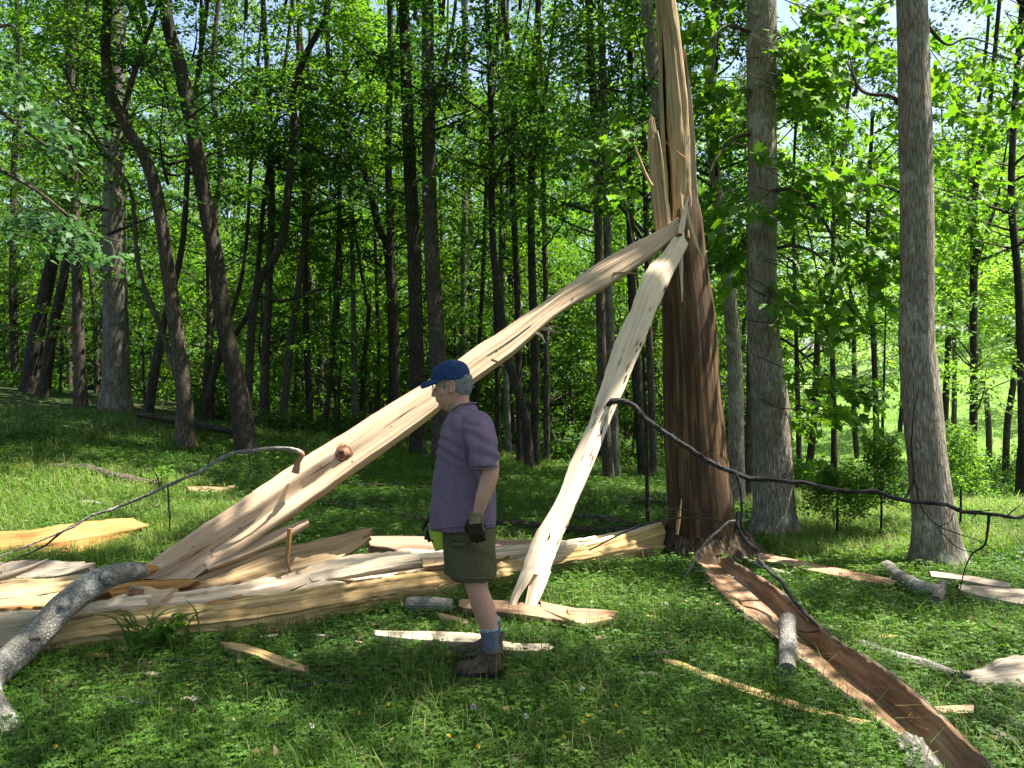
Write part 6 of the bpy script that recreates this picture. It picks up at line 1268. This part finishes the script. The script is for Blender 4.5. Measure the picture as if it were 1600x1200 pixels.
bare = lambda x, y: bare0(x, y) & thin(x, y)
clov = lambda x, y: (vn(x * 0.9, y * 0.9, 0.3) > -0.62) & bare(x, y)
parts = clover(170000, 2.5, 15, 0.78, 1.15, 0.02, 0.075, 0.0165, clov)
parts.append(blades(190000, 2.5, 17, 0.80, 1.1, 0.05, 0.13, 0.0019, 0.6, bare))
parts.append(blades(9000, 2.5, 16, 0.80, 1.0, 0.12, 0.26, 0.0019, 0.7, bare))
parts += clover(26000, 2.5, 14, 0.78, 0.9, 0.04, 0.10, 0.025, lambda x, y: vn(x * 1.6 + 9, y * 1.6, 0.7) > 0.15)
tag(build('grass', parts, M['grass'], smooth=False), 'green grass and clover carpeting the clearing', 'grass', kind='stuff')
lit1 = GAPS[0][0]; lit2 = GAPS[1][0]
mead = lambda x, y: inpoly(x, y, lit1) | ((x > 2.6) & (y > 7.4)) & (vn(x * 0.8, y * 0.8, 2) > -0.5)  # follows the sun patch outline, so paler grass paints its light
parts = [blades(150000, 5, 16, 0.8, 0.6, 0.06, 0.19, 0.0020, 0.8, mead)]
far = lambda x, y: (x > 3.0)
parts.append(blades(120000, 14, 60, 0.8, 0.9, 0.15, 0.40, 0.0030, 0.7, far))
tag(build('meadow_grass', parts, M['leaf_pale'], smooth=False), 'taller grass paled to look sunlit in the open patches and the meadow', 'grass', kind='stuff')
tag(build('dry_and_sun_paled_grass', [blades(90000, 5, 16, 0.8, 0.6, 0.06, 0.21, 0.0020, 1.0, mead), blades(26000, 2.6, 16, 0.8, 0.9, 0.06, 0.2, 0.0018, 1.0, lambda x, y: vn(x * 0.9 + 4, y * 0.9, 7.7) > 0.05)], M['straw'], smooth=False), 'dry straw coloured grass stems among the green, thicker to paint the sun patches', 'grass', kind='stuff')
# woodland floor litter: twigs and dead leaves
x, y, r = scatter(3800, 2.6, 22, 0.8, 0.9); nL = len(x); P = np.stack([x, y, gh(x, y) + rng.uniform(0.01, 0.05, nL)], -1); N = rng.normal(0, 0.4, (nL, 3)); N[:, 2] += 1
M['litter'] = leafm('dead_leaves', [(0, (0.05, 0.03, 0.015)), (0.5, (0.15, 0.095, 0.05)), (1, (0.34, 0.26, 0.17))], 0.1, (1, 1, 1), 0.8, 0.1)
tag(build('leaf_litter', [leafquads(P, rdir(nL), norm(N), rng.uniform(0.02, 0.06, nL) * np.clip((r / 5) ** .5, 1, 2), rng.uniform(0, 1, nL))], M['litter']), 'dead leaves and wood crumbs scattered in the grass', 'litter', kind='stuff')
xs, ys = [], []
for c_, r_ in soil: xs.append(c_[0] + rng.normal(0, r_ * 0.8, 150)); ys.append(c_[1] + rng.normal(0, r_ * 0.6, 150))
x, y = np.concatenate(xs), np.concatenate(ys); nL = len(x); P = np.stack([x, y, gh(x, y) + rng.uniform(0.006, 0.03, nL)], -1); N = rng.normal(0, 0.4, (nL, 3)); N[:, 2] += 1
tag(build('wood_crumbs', [leafquads(P, rdir(nL) * np.array([1, 1, 0.2]), norm(N), rng.uniform(0.015, 0.055, nL), rng.uniform(0, 1, nL), 0.2)], M['litter']), 'brown crumbs of bark and wood on the thin worn grass', 'litter', kind='stuff')
# scattered splintered chips, each a thing
chips = [(190, 1020), (420, 1000), (560, 1010), (660, 1000), (900, 985), (940, 1000), (1020, 970), (1160, 1020), (1250, 1060), (1390, 1000), (1300, 985), (720, 1090), (820, 1060), (1010, 1060), (80, 1055), (150, 1030), (240, 1060), (505, 1000), (905, 1052), (1120, 950), (1075, 945), (1340, 955), (960, 905), (300, 1100)]
for k, (px, py) in enumerate(chips):
    p = gp(px, py) + np.array([0, 0, 0.03]); a = rng.uniform(-0.6, 0.6); d_ = np.array([math.cos(a), math.sin(a), rng.uniform(-0.1, 0.1)]); L_ = rng.uniform(0.04, 0.09); wv = np.array([-d_[1], d_[0], 0.35]) * rng.uniform(0.007, 0.013)
    a_ = [p - d_ * L_ * t + wv * q for t, q in ((1, .2), (.5, 1), (-.3, .7), (-1, .15))]; b_ = [p - d_ * L_ * t - wv * q for t, q in ((1, .2), (.4, .6), (-.4, 1), (-1, .15))]
    tag(build('wood_chip', loft([b_, a_, shift(a_, 0, 0, -0.014), shift(b_, 0, 0, -0.014)], (4, 2, 4, 2), 14, grain=0.003, jag=0.15, sp=(0.15, 0.2), seed=k), M[['yellow', 'pale', 'grey'][k % 3]]), 'small splintered wood chip lying loose in the grass', 'wood chip', 'loose wood chips in the grass')
# clover heads and yellow flowers
M['white_flower'] = plain('white_petals', (0.62, 0.60, 0.52), 0.8, 0.2, 90); M['yellow_flower'] = plain('yellow_petals', (0.70, 0.52, 0.03), 0.7, 0.2, 90); M['pink_flower'] = plain('pink_petals', (0.50, 0.34, 0.38), 0.8, 0.2, 90)
def flower(px, py, col, r_, lab, grp, h=0.09):
    p = gp(px, py); t = empty('flower', p, lab, 'flower', grp); c_ = p + np.array([0.005, 0, h])
    build('stem', tube([p, c_], [0.0016, 0.0014], 4, 3, caps=False), M['leaf'], t)
    th_ = rdir(36); build('bloom', [leafquads(c_ + th_ * r_ * 0.35, th_, rdir(36), np.full(36, r_ * 0.9), np.full(36, 0.5), 0.4)], M[col], t)
for px, py in [(1040, 963), (486, 1165), (908, 1104), (1185, 985), (300, 1120), (820, 1150)]: flower(px, py, 'white_flower', 0.012, 'white clover head standing in the grass', 'white clover heads')
for px, py in [(916, 1144), (910, 1155), (960, 1128), (966, 1172), (605, 1126), (700, 1178), (85, 1196), (560, 1140), (1005, 1140), (745, 1196), (430, 1150), (880, 1180), (1090, 1170)]: flower(px, py, 'yellow_flower', 0.008, 'tiny yellow flower in the shaded grass', 'tiny yellow flowers', 0.08)
flower(738, 1134, 'pink_flower', 0.014, 'pinkish clover head in the grass below the man', None)
